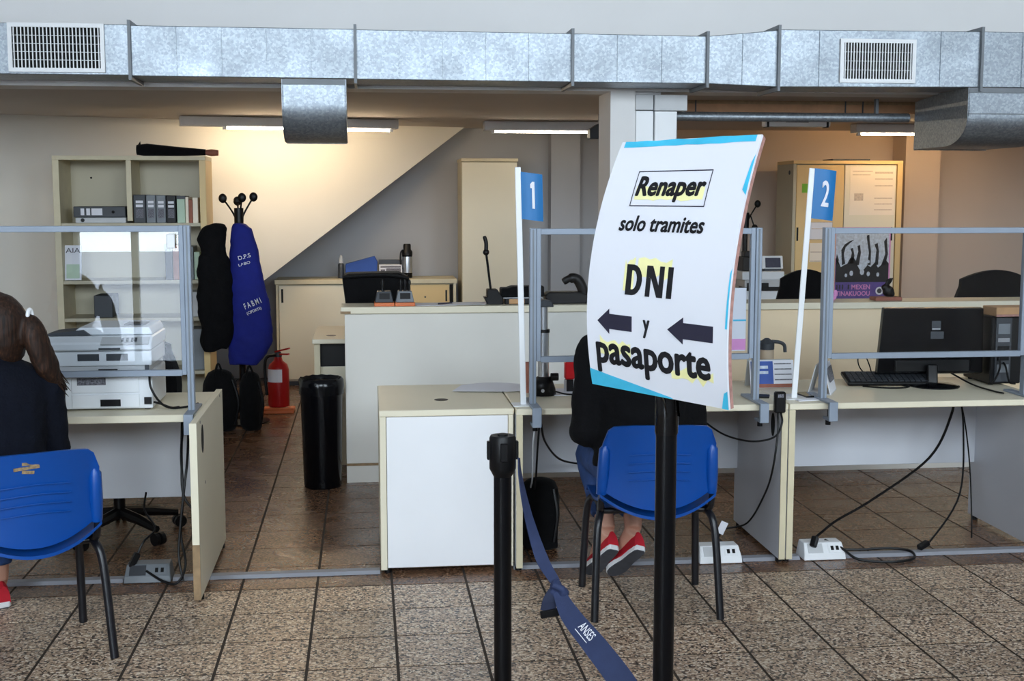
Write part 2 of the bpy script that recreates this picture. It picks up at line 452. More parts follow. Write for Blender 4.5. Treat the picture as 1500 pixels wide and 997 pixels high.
# ---- shell
struct(MB().box(XL - 0.1, XL, FRONT_Y, BY, 0, HZ).build('wall_left', 'wall_white'))
struct(MB().box(XR, XR + 0.1, FRONT_Y, BY, 0, HZ).build('wall_right', 'wall_white'))
struct(MB().box(XL, 2.6, BY, BY + 0.1, 0, ZC).build('wall_back', 'wall_grey'), 'grey back wall under the mezzanine')
struct(MB().box(2.6, XR, BY, BY + 0.1, 0, ZC).build('wall_back', 'wall_taupe'), 'taupe back wall behind the tan cabinet')
struct(MB().box(XL, XR, FY, FY + 0.25, ZC, HZ).build('wall_upper', 'wall_white'), 'white wall above the duct, edge of the mezzanine')
struct(MB().box(XL, XR, FY + 0.25, BY + 0.1, ZC, ZC + 0.15).build('ceiling', 'ceiling'), 'low ceiling under the mezzanine')
struct(MB().box(XL, XR, FRONT_Y - 0.1, FY + 0.25, HZ, HZ + 0.1).build('ceiling', 'wall_white'), 'high white ceiling of the waiting hall')
wf = MB()
y0, y1 = FRONT_Y - 0.12, FRONT_Y - 0.01
wf.box(XL, XR, y0, y1, WZ1, HZ)
for a, b in [(DOOR[1], XR), (XL, DOOR[0])]: wf.box(a, b, y0, y1, 0, WZ0)
xs = [XL] + [v for w in WIN for v in w] + [XR]
for k in range(0, len(xs), 2): wf.box(xs[k], xs[k + 1], y0, y1, WZ0, WZ1)
struct(wf.build('wall_front', 'wall_white'), 'street wall with a band of high windows')
for k, (a, b) in enumerate(WIN):  # frames of the unseen windows, set where their light was wanted
    fr = MB()
    for x in (a, (a + b) / 2, b): fr.box(x - 0.03, x + 0.03, y0 + 0.02, y1, WZ0, WZ1)
    fr.box(a, b, y0 + 0.02, y1, WZ0, WZ0 + 0.05); fr.box(a, b, y0 + 0.02, y1, WZ1 - 0.05, WZ1)
    w = struct(fr.build('window_%d' % (k + 1), 'frame_alu'))
    for c, d in ((a, (a + b) / 2), ((a + b) / 2, b)): MB().box(c + 0.03, d - 0.03, y0 + 0.05, y0 + 0.056, WZ0 + 0.05, WZ1 - 0.05).build('pane', 'window_glass', w)
dr = MB(); a, b = DOOR[0], DOOR[1]
for x in (a + 0.03, (a + b) / 2, b - 0.03): dr.box(x - 0.03, x + 0.03, y0 + 0.02, y1, 0, DOOR[3])
dr.box(a, b, y0 + 0.02, y1, DOOR[3] - 0.05, DOOR[3]); dr.box(a, b, y0 + 0.02, y1, 0, 0.1)
d1 = struct(dr.build('door_1', 'frame_alu'), 'glazed street door')
for c, d in ((a + 0.06, (a + b) / 2 - 0.03), ((a + b) / 2 + 0.03, b - 0.06)): MB().box(c, d, y0 + 0.05, y0 + 0.056, 0.1, DOOR[3] - 0.05).build('pane', 'window_glass', d1)

# ---- wall that closes the side of the staircase: its lower edge climbs to the right
A = Vector((-2.771, 10.2)); Bp = Vector((0.905, 11.6)); dv = (Bp - A).normalized(); nv = Vector((-dv.y, dv.x))
def sw(s, z, off=0.0):
    p = A + dv * s + nv * off; return (p.x, p.y, z)
Ls = (Bp - A).length
sD = 1.976 / dv.x            # where the diagonal passes z = 1.004
slope = (2.287 - 1.004) / (Ls - sD)
s0 = sD - 1.004 / slope
mb = MB(); prof = [(-2.4, 0), (s0, 0), (Ls, ZC), (-2.4, ZC)]
mb.add([sw(s, z) for s, z in prof] + [sw(s, z, 0.14) for s, z in prof], [(0, 1, 2, 3), (7, 6, 5, 4), (0, 4, 5, 1), (1, 5, 6, 2), (2, 6, 7, 3), (3, 7, 4, 0)])
struct(mb.build('wall_stair', 'wall_stair'), 'cream wall with a slanting lower edge beside the staircase')
# pilasters on the back wall, column at the beam
struct(MB().box(1.70, 1.97, BY - 0.18, BY, 0, ZC).build('trim_1', 'wall_grey'), 'shallow pilaster on the grey back wall')
struct(MB().box(5.04, 5.38, BY - 0.3, BY, 0, ZC).build('trim_2', 'wall_taupe'), 'pilaster right of the yellow cabinet')
col_o = struct(MB().box(1.477, 1.63, FY, FY + 0.38, 0, ZC).box(1.63, 1.80, FY + 0.06, FY + 0.38, 0, ZC).build('column', 'wall_white'), 'square white column under the duct')
MB().box(1.632, 1.740, FY - 0.005, FY + 0.055, 0, 2.175).build('pipe_casing', 'white_plastic', col_o, bevel=0.003)
MB().box(1.746, 1.882, FY - 0.02, FY + 0.055, 0, 2.172).build('pipe_casing', 'white_plastic', col_o, bevel=0.003)
MB().box(1.628, 1.738, FY - 0.012, FY + 0.06, 2.18, 2.272).build('casing_cover', 'light_grey', col_o, bevel=0.003)
MB().box(1.742, 1.943, FY - 0.03, FY + 0.06, 2.176, 2.270).build('casing_cover', 'light_grey', col_o, bevel=0.003)

# ================================================================== AIR DUCT
duct = thing('air_duct', 'long galvanised sheet metal air duct running across the top', 'duct', (1.0, 7.38, 2.31))
DY0, DY1 = 7.2, 7.56
secs = [(-3.4, -1.262, 2.316, 2.588, 2.316, 2.588), (-1.258, -0.045, 2.313, 2.584, 2.310, 2.582), (-0.041, 1.175, 2.308, 2.580, 2.305, 2.576),
        (1.179, 1.957, 2.305, 2.576, 2.304, 2.572), (1.961, 2.378, 2.304, 2.572, 2.290, 2.612), (2.382, 3.606, 2.290, 2.616, 2.300, 2.622), (3.610, 5.4, 2.300, 2.622, 2.300, 2.622)]
fl = [-1.26, -0.043, 1.177, 1.959, 2.38, 3.608]
for k, (a, b, z0, z1, z2, z3) in enumerate(secs):
    mb = MB().add([(a, DY0, z0), (b, DY0, z2), (b, DY1, z2), (a, DY1, z0), (a, DY0, z1), (b, DY0, z3), (b, DY1, z3), (a, DY1, z1)],
                  [(0, 3, 2, 1), (4, 5, 6, 7), (0, 1, 5, 4), (1, 2, 6, 5), (2, 3, 7, 6), (3, 0, 4, 7)])
    so = mb.build('duct_section', 'galv', duct, bevel=0.004)
    n = max(1, round((b - a) / 0.26))
    for i in range(1, n):
        x = a + (b - a) * i / n; zz0 = z0 + (z2 - z0) * i / n; zz1 = z1 + (z3 - z1) * i / n
        if -1.92 < x < -1.37 or 2.72 < x < 3.23: continue
        MB().box(x - 0.003, x + 0.003, DY0 - 0.007, DY0 + 0.002, zz0 + 0.004, zz1 - 0.004).build('seam', 'galv', so)
for x, z0, z1 in zip(fl, [2.313, 2.308, 2.305, 2.304, 2.29, 2.3], [2.586, 2.581, 2.577, 2.573, 2.615, 2.622]):
    mb = MB(); e = 0.024
    mb.box(x - 0.008, x + 0.008, DY0 - e, DY0 - 0.001, z0 - e, z1 + e)
    mb.box(x - 0.008, x + 0.008, DY0 - 0.001, DY1, z0 - e, z0 - 0.001); mb.box(x - 0.008, x + 0.008, DY0 - 0.001, DY1, z1 + 0.001, z1 + e)
    mb.build('flange', 'mid_grey', duct)
def grille(x0, x1, z0, z1, y, nx, nz):
    fr = MB(); w = 0.022
    fr.box(x0, x1, y - 0.014, y, z0, z0 + w); fr.box(x0, x1, y - 0.014, y, z1 - w, z1)
    fr.box(x0, x0 + w, y - 0.014, y, z0 + w, z1 - w); fr.box(x1 - w, x1, y - 0.014, y, z0 + w, z1 - w)
    g = fr.build('grille', 'white_plastic', duct, label='white supply grille with fine vertical slats')
    MB().box(x0 + w, x1 - w, y - 0.0006, y - 0.0002, z0 + w, z1 - w).build('grille_opening', 'black_hole', g)
    L0 = LOC[g.name_full]
    me = MB().box(-0.0028, 0.0028, -0.011, -0.003, 0, z1 - z0 - 2 * w).mesh('slat'); me.materials.append(MATS['white_plastic'])
    for i in range(nx):
        o = bpy.data.objects.new('slat', me); COL.objects.link(o); o.parent = g
        o.location = Vector((x0 + w + (x1 - x0 - 2 * w) * (i + 0.5) / nx, y, z0 + w)) - L0
    for i in range(1, nz):
        z = z0 + w + (z1 - z0 - 2 * w) * i / nz
        MB().box(x0 + w, x1 - w, y - 0.003, y - 0.001, z - 0.0012, z + 0.0012).build('cross_slat', 'white_plastic', g)
grille(-1.897, -1.392, 2.328, 2.588, DY0 - 0.002, 24, 5)
grille(2.747, 3.205, 2.318, 2.568, DY0 - 0.002, 24, 4)
def elbow(x0, x1, ztop, zs, zb, yend, r):
    prof = [(DY0, ztop), (DY0, zs)]
    for k in range(1, 11):
        a = math.pi / 2 * k / 10; prof.append((DY0 + r - r * math.cos(a), zs - (zs - zb) * math.sin(a)))
    prof.append((yend, zb))
    W = len(prof); mb = MB()
    mb.add([(x0, y, z) for y, z in prof] + [(x1, y, z) for y, z in prof], [(i, i + 1, i + 1 + W, i + W) for i in range(W - 1)])
    e = mb.build('branch_elbow', 'galv', duct, smooth=True)
    for x in (x0, x1):
        pl = prof + [(yend, ztop - 0.03), (DY1, ztop - 0.0)]
        MB().prism(pl, 'x', x - 0.004, x + 0.004).build('elbow_cheek', 'galv', e)
    MB().box(x0, x1, DY0 - 0.006, DY0 + 0.01, ztop - 0.03, ztop).build('collar', 'mid_grey', e)
    MB().box(x0, x1, yend - 0.01, yend + 0.004, zb - 0.006, zb + 0.012).build('outlet_lip', 'galv', e)
    return e
elbow(-0.447, -0.100, 2.306, 2.17, 1.972, 7.56, 0.26)
re_ = elbow(3.545, 4.03, 2.297, 2.13, 1.965, 7.93, 0.30)
MB().box(3.545, 4.03, DY0 - 0.003, DY0 + 0.001, 2.143, 2.149).build('seam', 'mid_grey', re_)

# ================================================================== CEILING THINGS
def batten(name, label, p0, p1, tube, h=0.075, w=0.14, lit=(0.0, 1.0)):
    p0 = Vector(p0) - Vector((0, 0, .003)); p1 = Vector(p1) - Vector((0, 0, .003)); m = (p0 + p1) / 2
    t = thing(name, label, 'ceiling light', (m.x, m.y, ZC))
    d = (p1 - p0)
    MB().beam(p0 + Vector((0, 0, -h / 2)), p1 + Vector((0, 0, -h / 2)), w, h).build('housing', 'white_plastic', t, bevel=0.006)
    a = p0 + d * lit[0]; b = p0 + d * lit[1]
    off = Vector((0, -0.02, -h - 0.012))
    MB().tube([a + off, b + off], 0.0075, 10).build('tube', tube, t, smooth=True)
    for q in (a, b):
        MB().obox(q + Vector((0, -0.02, -h - 0.009)), (0.03, 0.036, 0.03), (0, 0, math.atan2(d.y, d.x))).build('lamp_holder', 'white_plastic', t)
    return t
batten('batten_light', 'fluorescent batten with glowing warm tube over the slanting wall', (-1.43, 10.22, ZC), (0.27, 10.52, ZC), 'tube_warm', lit=(0.2, 0.97))
batten('batten_light', 'white fluorescent batten left of the column above the tall cabinet', (0.99, 10.62, ZC), (2.25, 10.62, ZC), 'tube_white', lit=(0.06, 0.97))
batten('batten_light', 'fluorescent batten left of the right duct elbow', (4.2, 10.64, ZC), (5.6, 10.64, ZC), 'tube_amber', lit=(0.03, 0.97))
t = thing('emergency_light', 'white emergency light with dark end caps hanging under the pipe', 'emergency light', (3.12, 9.0, 2.165))
MB().box(2.875, 3.365, 8.96, 9.04, 2.165, 2.228).build('housing', 'white_plastic', t, bevel=0.006)
for x in (2.89, 3.335): MB().box(x, x + 0.014, 8.952, 9.045, 2.160, 2.232).build('end_cap', 'black_plastic', t)
for x in (2.95, 3.28): MB().box(x, x + 0.012, 8.994, 9.006, 2.228, ZC).build('hanger', 'mid_grey', t)
MB().box(3.03, 3.2, 8.9585, 8.9598, 2.195, 2.218).build('printed_mark', 'print_marks', t)
t = thing('ceiling_pipe', 'galvanised pipe running from the column to the right elbow', 'pipe', (2.9, 8.0, 2.17))
MB().tube([(1.9, 8.0, 2.17), (3.53, 8.0, 2.17)], 0.03, 14).build('pipe_run', 'galv', t, smooth=True)
for x in (2.02, 3.3): MB().box(x, x + 0.02, 7.985, 8.015, 2.195, ZC).build('hanger', 'mid_grey', t)
t = thing('cable_tray', 'tan cable tray under the ceiling above the galvanised pipe', 'cable tray', (3.0, 8.25, 2.25))
MB().box(2.1, 4.1, 8.22, 8.30, 2.215, 2.28).build('channel', 'wood_rail', t)
MB().box(2.1, 4.1, 8.214, 8.22, 2.268, ZC).build('rim', 'edge_worn', t)
for x in (2.16, 3.18, 3.3): MB().box(x, x + 0.008, 8.21, 8.216, 2.212, ZC).build('bracket', 'dark_grey', t)
t = thing('wall_siren', 'small dark six-sided siren under the ceiling beside the column', 'siren', (1.72, 9.6, 2.15))
MB().prism([(1.70, 2.17), (1.70, 2.10), (1.87, 2.10), (1.87, 2.21), (1.76, 2.21)], 'y', 9.55, 9.68).build('body', 'dark_grey', t, bevel=0.004)
MB().box(1.78, 1.82, 9.6, 9.64, 2.21, ZC).build('bracket', 'dark_grey', t)

# ================================================================== BACK OF THE OFFICE
# ---- book shelf
SX0, SX1, SY0, SY1, SZ = -2.19, -1.13, 9.3, 9.68, 1.95
sh = thing('office_shelf', 'tall beige open office shelf holding binders behind the left partition', 'shelf', (-1.66, 9.5, 0))
MB().box(SX0, SX0 + 0.045, SY0, SY1, 0, SZ - 0.03).build('side_panel', 'edge_beige', sh, bevel=0.002)
MB().box(SX1 - 0.045, SX1, SY0, SY1, 0, SZ - 0.03).build('side_panel', 'melamine_tan', sh, bevel=0.002)
MB().box(SX0, SX1, SY0, SY1, SZ - 0.03, SZ).build('top_panel', 'edge_beige', sh, bevel=0.002)
MB().box(-1.685, -1.65, SY0 + 0.01, SY1, 1.49, SZ - 0.03).build('divider', 'edge_beige', sh)
MB().box(SX0 + 0.045, SX1 - 0.045, SY1 - 0.015, SY1, 0, SZ - 0.03).build('back_panel', 'melamine_dim', sh)
for z in (1.45, 1.04, 0.77, 0.38, 0.04): MB().box(SX0 + 0.045, SX1 - 0.045, SY0 + 0.01, SY1 - 0.015, z, z + 0.024).build('shelf_board', 'melamine_dim', sh)
for x in (-2.0, -1.675, -1.2): MB().cyl((x, SY1 - 0.017, 1.8), (x, SY1 - 0.014, 1.8), 0.008, n=8).build('peg_hole', 'black_hole', sh)
def binder(x0, x1, z0, z1, label, body='dark_grey', y=9.32, d=0.26):
    t = thing('binder', label, 'binder', ((x0 + x1) / 2, y + d / 2, z0), 'binders on the beige office shelf')
    MB().box(x0, x1, y, y + d, z0, z1).build('cover', body, t, bevel=0.004)
    w = x1 - x0; h = z1 - z0
    MB().box(x0 + w * .18, x1 - w * .18, y - 0.0012, y, z0 + h * .18, z0 + h * .5).build('spine_label', 'print_marks', t)
    for k in (.56, .7): MB().box(x0 + w * .2, x1 - w * .2, y - 0.0012, y, z0 + h * k, z0 + h * (k + .09)).build('spine_label', 'white_paper', t)
    return t
bx = [-1.643, -1.555, -1.485, -1.415, -1.343]
for k, lab in enumerate(['tall dark binder with a patterned label, leftmost of the standing row', 'grey binder, second of the standing row on the shelf', 'grey binder, third of the standing row on the shelf', 'dark binder with a short label, fourth of the standing row']):
    binder(bx[k], bx[k + 1] - 0.004, 1.475, 1.676 - (0.002 * k), lab, ['dark_grey', 'mid_grey', 'mid_grey', 'black_plastic'][k])
t = thing('binder', 'dark lever binder lying flat on its side on the upper shelf', 'binder', (-1.88, 9.4, 1.475), 'binders on the beige office shelf')
MB().box(-2.06, -1.70, 9.32, 9.58, 1.515, 1.592).build('cover', 'dark_grey', t, bevel=0.004)
for a, b in ((-2.01, -1.985), (-1.97, -1.945), (-1.935, -1.86)): MB().box(a, b, 9.3185, 9.32, 1.53, 1.578).build('spine_label', 'white_paper', t)
MB().cyl((-1.785, 9.317, 1.553), (-1.785, 9.325, 1.553), 0.011, n=10).build('finger_ring', 'black_hole', t)
t = thing('file_box', 'grey file box lying under the flat binder', 'box', (-1.88, 9.4, 1.475))
MB().box(-2.05, -1.70, 9.33, 9.58, 1.475, 1.513).build('carton', 'light_grey', t, bevel=0.003)
MB().cyl((-2.0, 9.3275, 1.495), (-2.0, 9.331, 1.495), 0.014, n=12).build('label_spot', 'black_plastic', t)
t = thing('file_folder', 'pale green file folder beside the standing binders', 'folder', (-1.3, 9.4, 1.475))
MB().box(-1.34, -1.285, 9.32, 9.55, 1.475, 1.645).build('cover', 'paper_green', t, bevel=0.003)
MB().box(-1.342, -1.283, 9.33, 9.56, 1.645, 1.668).build('papers', 'dark_grey', t)
for k, (a, b, c, m) in enumerate([(-1.283, -1.262, 1.66, 'paper_warm'), (-1.26, -1.235, 1.64, 'book_brown'), (-1.232, -1.195, 1.655, 'paper_warm')]):
    o = MB().box(a, b, 9.34, 9.56, 1.474, c).build('book', m, None, bevel=0.002, loc=((a + b) / 2, 9.45, 1.474))
    tag(o, ['thin cream book next to the green folder', 'thin brown book between two cream books', 'cream book at the right end of the upper shelf'][k], 'book', 'books on the upper shelf')
t = thing('magazine', 'magazine with a black printed title leaning on the second shelf', 'magazine', (-2.08, 9.35, 1.064))
MB().obox((-2.085, 9.37, 1.19), (0.115, 0.012, 0.25), (R(-8), 0, 0)).build('cover', 'white_paper', t)
fit_text('AIA', -2.135, -2.035, 0, 0.035).xf(Matrix.Translation((0, 9.3715, 1.262)) @ Matrix.Rotation(R(82), 4, 'X')).xf(Matrix.Translation((0, -0.0, 0))).build('lettering', 'ink_navy', t)
MB().obox((-2.085, 9.352, 1.13), (0.09, 0.002, 0.1), (R(-8), 0, 0)).build('cover_picture', 'paper_green', t)
for k, (x, w, h, m) in enumerate([(-1.44, 0.05, 0.26, 'dark_grey'), (-1.385, 0.075, 0.25, 'book_brown'), (-1.30, 0.06, 0.24, 'mid_grey'), (-1.235, 0.04, 0.2, 'paper_green')]):
    o = MB().box(x, x + w, 9.36, 9.58, 1.064, 1.064 + h).build('book', m, None, bevel=0.003, loc=(x, 9.45, 1.064))
    tag(o, ['dark grey book on the second shelf behind the pane', 'brown book on the second shelf behind the pane', 'grey book on the second shelf behind the pane', 'pale green book at the right end of the second shelf'][k], 'book', 'books on the second shelf')
for k, (x, z, h, m) in enumerate([(-1.95, 0.794, 0.16, 'dark_grey'), (-1.3, 0.794, 0.18, 'light_grey'), (-1.28, 0.404, 0.3, 'mid_grey')]):
    o = MB().box(x, x + 0.13, 9.36, 9.6, z, z + h).build('storage_box', m, None, bevel=0.004, loc=(x, 9.45, z))
    tag(o, ['dark storage box on the third shelf at the left', 'pale storage box on the third shelf at the right', 'grey storage box near the bottom of the beige shelf'][k], 'box')
t = thing('folded_umbrella', 'black folded umbrella with a brown handle lying on top of the beige shelf', 'umbrella', (-1.35, 9.42, SZ))
MB().tube([(-1.62, 9.40, SZ + 0.045), (-1.55, 9.40, SZ + 0.045), (-1.35, 9.41, SZ + 0.036), (-1.14, 9.42, SZ + 0.03)], [0.036, 0.045, 0.034, 0.022], 12).build('canopy', 'black_fabric', t, smooth=True)
MB().tube([(-1.14, 9.42, SZ + 0.03), (-1.10, 9.42, SZ + 0.028), (-1.05, 9.42, SZ + 0.026)], [0.018, 0.026, 0.02], 10).build('handle', 'book_brown', t, smooth=True)
MB().prism([(-1.62, SZ + 0.03), (-1.59, SZ + 0.06), (-1.595, SZ + 0.105), (-1.625, SZ + 0.06)], 'y', 9.395, 9.405).build('canopy_tip', 'black_fabric', t)

# ---- coat racks
def coat_rack(label, loc, height, knobs):
    t = thing('coat_rack', label, 'coat rack', loc)
    x, y, z = loc
    MB().cyl((x, y, 0.03), (x, y, height - 0.1), 0.024, n=12).build('pole', 'black_metal', t, smooth=True)
    MB().lathe((x, y, 0), [(0.19, 0), (0.19, 0.012), (0.05, 0.03), (0.03, 0.06)], 20).build('base', 'black_metal', t, smooth=True)
    MB().cyl((x, y, height - 0.22), (x, y, height - 0.08), 0.034, n=12).build('hub', 'black_metal', t, smooth=True)
    for dx, dy, dz in knobs:
        p = Vector((x + dx, y + dy, height + dz))
        h = MB().tube(curve_pts([(x + dx * .1, y + dy * .1, height - 0.18), (x + dx * .45, y + dy * .45, height - 0.1), p], 5), 0.0065, 8).build('hook', 'black_metal', t, smooth=True)
        MB().ball(p, 0.03, 10, (1, 0.55, 1.15)).build('knob', 'black_plastic', h, smooth=True)
    return t
coat_rack('black coat rack with ball hooks in front of the slanting wall', (-0.915, 9.42, 0), 1.66, [(-0.11, -0.02, -0.01), (0.03, -0.05, -0.005), (0.105, 0.03, 0.0), (-0.02, 0.12, -0.03)])
coat_rack('black coat rack beside the yellow cabinet, mostly behind the sign', (3.46, 11.3, 0), 1.6, [(-0.06, -0.05, -0.02), (0.10, -0.04, 0.0), (0.02, 0.1, -0.01), (-0.11, 0.03, -0.2), (0.08, -0.03, -0.22)])
def hanging(name, label, cat, material, rings, origin, disp=0.012, voxel=0.013, extra=None):
    t = thing(name, label, cat, origin)
    mb = MB().loft([ering((x, y, z), rx, ry, n=20) for x, y, z, rx, ry in rings])
    if extra: extra(mb)
    remesh_build(mb, 'cloth', material, t, voxel, 4, 0.5, disp, 9.0)
    return t
def sleeves(mb):
    mb.tube([(-1.12, 9.20, 1.24), (-1.14, 9.18, 0.95), (-1.11, 9.18, 0.56)], [0.07, 0.065, 0.05], 12)
hanging('hanging_jacket', 'black hooded jacket hanging from the coat rack beside the shelf', 'jacket', 'jacket_black',
        [(-1.042, 9.240, 1.47, 0.04, 0.04), (-1.072, 9.240, 1.44, 0.09, 0.07), (-1.092, 9.230, 1.36, 0.105, 0.09), (-1.082, 9.230, 1.27, 0.09, 0.085), (-1.062, 9.220, 1.18, 0.10, 0.085), (-1.062, 9.220, 0.95, 0.115, 0.085), (-1.062, 9.220, 0.72, 0.12, 0.085), (-1.072, 9.210, 0.62, 0.11, 0.075), (-1.082, 9.210, 0.57, 0.09, 0.06)], (-1.05, 9.28, 0.55), extra=sleeves)
ap = hanging('hanging_apron', 'royal blue work coat with white lettering hanging from the coat rack', 'coat', 'apron_blue',
        [(-0.90, 9.27, 1.47, 0.045, 0.035), (-0.88, 9.26, 1.44, 0.075, 0.05), (-0.87, 9.25, 1.30, 0.10, 0.06), (-0.855, 9.25, 1.05, 0.13, 0.065), (-0.835, 9.25, 0.80, 0.155, 0.07), (-0.835, 9.25, 0.62, 0.16, 0.07), (-0.86, 9.25, 0.52, 0.14, 0.065), (-0.89, 9.25, 0.45, 0.10, 0.05)], (-0.86, 9.25, 0.45), disp=0.008)
for txt, x0, x1, z, h, tilt in [('D.P.S', -0.90, -0.81, 1.21, 0.03, 16), ('LABO', -0.90, -0.815, 1.165, 0.02, 16), ('F A B M I', -0.86, -0.735, 0.86, 0.042, 22), ('(CIPDRTS)', -0.845, -0.735, 0.815, 0.026, 22)]:
    m = Matrix.Translation((x0, 9.168 + (0.018 if z > 1.1 else 0.0), z)) @ Matrix.Rotation(R(90), 4, 'X') @ Matrix.Rotation(R(tilt), 4, 'Z')
    fit_text(txt, 0, (x1 - x0), 0, h, weight=0.01).xf(m).build('lettering', 'white_paper', ap)
for k, (bx_, by_, w, d, h, lab) in enumerate([(-1.045, 9.10, 0.12, 0.10, 0.44, 'black backpack standing on the floor under the black jacket'), (-0.83, 9.10, 0.08, 0.09, 0.42, 'black bag on the floor under the blue work coat')]):
    t = thing('backpack', lab, 'bag', (bx_, by_, 0))
    mb = MB().loft([ering((bx_, by_, z), w * a, d * b, n=18) for z, a, b in [(0.0, .75, .8), (0.03, 1, 1), (h * .5, 1.05, 1.1), (h * .8, .95, .9), (h * .95, .7, .6), (h, .35, .3)]])
    remesh_build(mb, 'body', 'black_fabric', t, 0.012, 4, 0.5, 0.008)
    MB().tube(curve_pts([(bx_ - .03, by_ - d * .6, h * .92), (bx_, by_ - d * .7, h + .05), (bx_ + .03, by_ - d * .6, h * .92)], 5), 0.008, 6).build('carry_handle', 'black_fabric', t)
    MB().tube(curve_pts([(bx_ + w * .8, by_ - d * .7, h * .85), (bx_ + w * 1.15, by_ - d * 1.0, h * .5), (bx_ + w * .9, by_ - d * .8, 0.05)], 6), 0.010, 6).build('strap', 'black_plastic', t)

# ---- fire extinguisher on an orange stand
fx, fy = -0.685, 9.86
t = thing('fire_extinguisher', 'red fire extinguisher on a low stand beside the blue work coat', 'fire extinguisher', (fx, fy, 0))
MB().lathe((fx, fy, 0), [(0.078, 0.045), (0.082, 0.06), (0.082, 0.33), (0.07, 0.37), (0.035, 0.40), (0.028, 0.43)], 24).build('cylinder', 'red_paint', t, smooth=True)
MB().lathe((fx, fy, 0), [(0.03, 0.43), (0.032, 0.45), (0.02, 0.47)], 14).build('valve', 'dark_grey', t, smooth=True)
MB().beam((fx - 0.02, fy, 0.47), (fx + 0.09, fy - 0.05, 0.50), 0.025, 0.012).beam((fx - 0.02, fy, 0.45), (fx + 0.085, fy - 0.05, 0.455), 0.025, 0.012).build('lever', 'red_paint', t)
MB().tube(curve_pts([(fx - .02, fy - .03, .45), (fx - .09, fy - .06, .42), (fx - .095, fy - .06, .25), (fx - .085, fy - .06, .14)], 6), 0.012, 8).build('hose', 'black_plastic', t, smooth=True)
mb = MB(); mb.sheet(lambda u, v: ((fx + 0.0835 * math.sin(-1.2 + 1.6 * u), fy - 0.0835 * math.cos(-1.2 + 1.6 * u), 0.24 + 0.1 * v), (math.sin(-1.2 + 1.6 * u), -math.cos(-1.2 + 1.6 * u), 0)), 8, 1, 0.001)
mb.build('instruction_label', 'white_paper', t)
MB().box(fx - 0.12, fx + 0.12, fy - 0.11, fy + 0.1, 0.0, 0.028).box(fx - 0.12, fx + 0.12, fy - 0.11, fy - 0.10, 0.028, 0.045).build('stand', 'orange_plastic', t, bevel=0.006)

# ---- low cabinet under the stairs and the things on it
lc = thing('low_cabinet', 'low cream sliding door cabinet under the slanting wall', 'cabinet', (0.0, 11.4, 0))
CX0, CX1, CY0, CY1 = -0.785, 0.795, 11.2, 11.66
MB().box(CX0, CX1, CY0 + 0.03, CY1, 0.04, 0.90).build('carcass', 'melamine_dim', lc)
MB().box(CX0 - 0.01, CX1 + 0.01, CY0 - 0.01, CY1, 0.90, 0.94).build('top_panel', 'edge_beige', lc, bevel=0.003)
MB().box(CX0 + 0.02, CX1 - 0.02, CY0 + 0.05, CY1, 0, 0.04).build('plinth', 'dark_grey', lc)
d = MB().box(CX0 + 0.025, 0.04, CY0 + 0.004, CY0 + 0.022, 0.06, 0.89).build('sliding_door', 'melamine', lc, bevel=0.002)
MB().box(CX0 + 0.045, CX0 + 0.063, CY0 + 0.001, CY0 + 0.006, 0.74, 0.86).build('finger_pull', 'black_plastic', d)
d = MB().box(0.06, 0.735, CY0 + 0.004, CY0 + 0.022, 0.06, 0.89).build('sliding_door', 'melamine_tan', lc, bevel=0.002)
MB().box(0.70, 0.715, CY0 + 0.001, CY0 + 0.006, 0.74, 0.84).build('finger_pull', 'black_plastic', d)
MB().cyl((0.52, CY0 - 0.002, 0.78), (0.52, CY0 + 0.006, 0.78), 0.008, n=8).build('lock', 'dark_grey', d)
MB().box(0.742, 0.768, CY0 + 0.012, CY0 + 0.032, 0.05, 0.89).build('door_gap', 'black_hole', lc)
MB().box(CX1 - 0.025, CX1, CY0, CY0 + 0.03, 0.04, 0.90).build('stile', 'edge_beige', lc)
MB().box(CX0, CX0 + 0.02, CY0, CY0 + 0.03, 0.04, 0.9).build('stile', 'edge_beige', lc)
t = thing('spray_can', 'small dark spray can with a pale cap on the low cabinet', 'spray can', (-0.22, 11.4, 0.94))
MB().lathe((-0.22, 11.4, 0.94), [(0.026, 0), (0.027, 0.01), (0.027, 0.12), (0.02, 0.135)], 16).build('can', 'dark_grey', t, smooth=True)
MB().lathe((-0.22, 11.4, 0.94), [(0.022, 0.135), (0.022, 0.17), (0.012, 0.2), (0.006, 0.205)], 16).build('cap', 'light_grey', t, smooth=True)
t = thing('blue_carton', 'bright blue open carton with a slanting top on the low cabinet', 'carton', (-0.04, 11.42, 0.94))
MB().prism([(-0.18, 0.94), (0.095, 0.94), (0.105, 1.085), (0.08, 1.135), (-0.18, 1.065)], 'y', 11.33, 11.5).build('carton', 'box_blue', t, bevel=0.004)
MB().prism([(-0.178, 1.067), (0.078, 1.137), (0.086, 1.128), (-0.176, 1.055)], 'y', 11.32, 11.33).build('flap', 'box_blue', t)
t = thing('printed_carton', 'small white printed carton between the blue carton and the thermos', 'carton', (0.22, 11.4, 0.94))
MB().box(0.118, 0.322, 11.32, 11.46, 0.94, 1.06).build('carton', 'white_paper', t, bevel=0.003)
for x0, x1, z0, z1 in ((0.13, 0.17, 0.955, 1.02), (0.18, 0.31, 0.96, 1.03), (0.13, 0.31, 1.036, 1.05)): MB().box(x0, x1, 11.3186, 11.32, z0, z1).build('print', 'print_marks', t)
MB().box(0.118, 0.33, 11.46, 11.6, 0.94, 1.095).build('lid', 'dark_grey', t)
t = thing('thermos', 'black and steel thermos flask on the low cabinet', 'thermos', (0.37, 11.4, 0.94))
MB().lathe((0.37, 11.4, 0.94), [(0.044, 0), (0.046, 0.01), (0.046, 0.2)], 20).build('body', 'black_gloss', t, smooth=True)
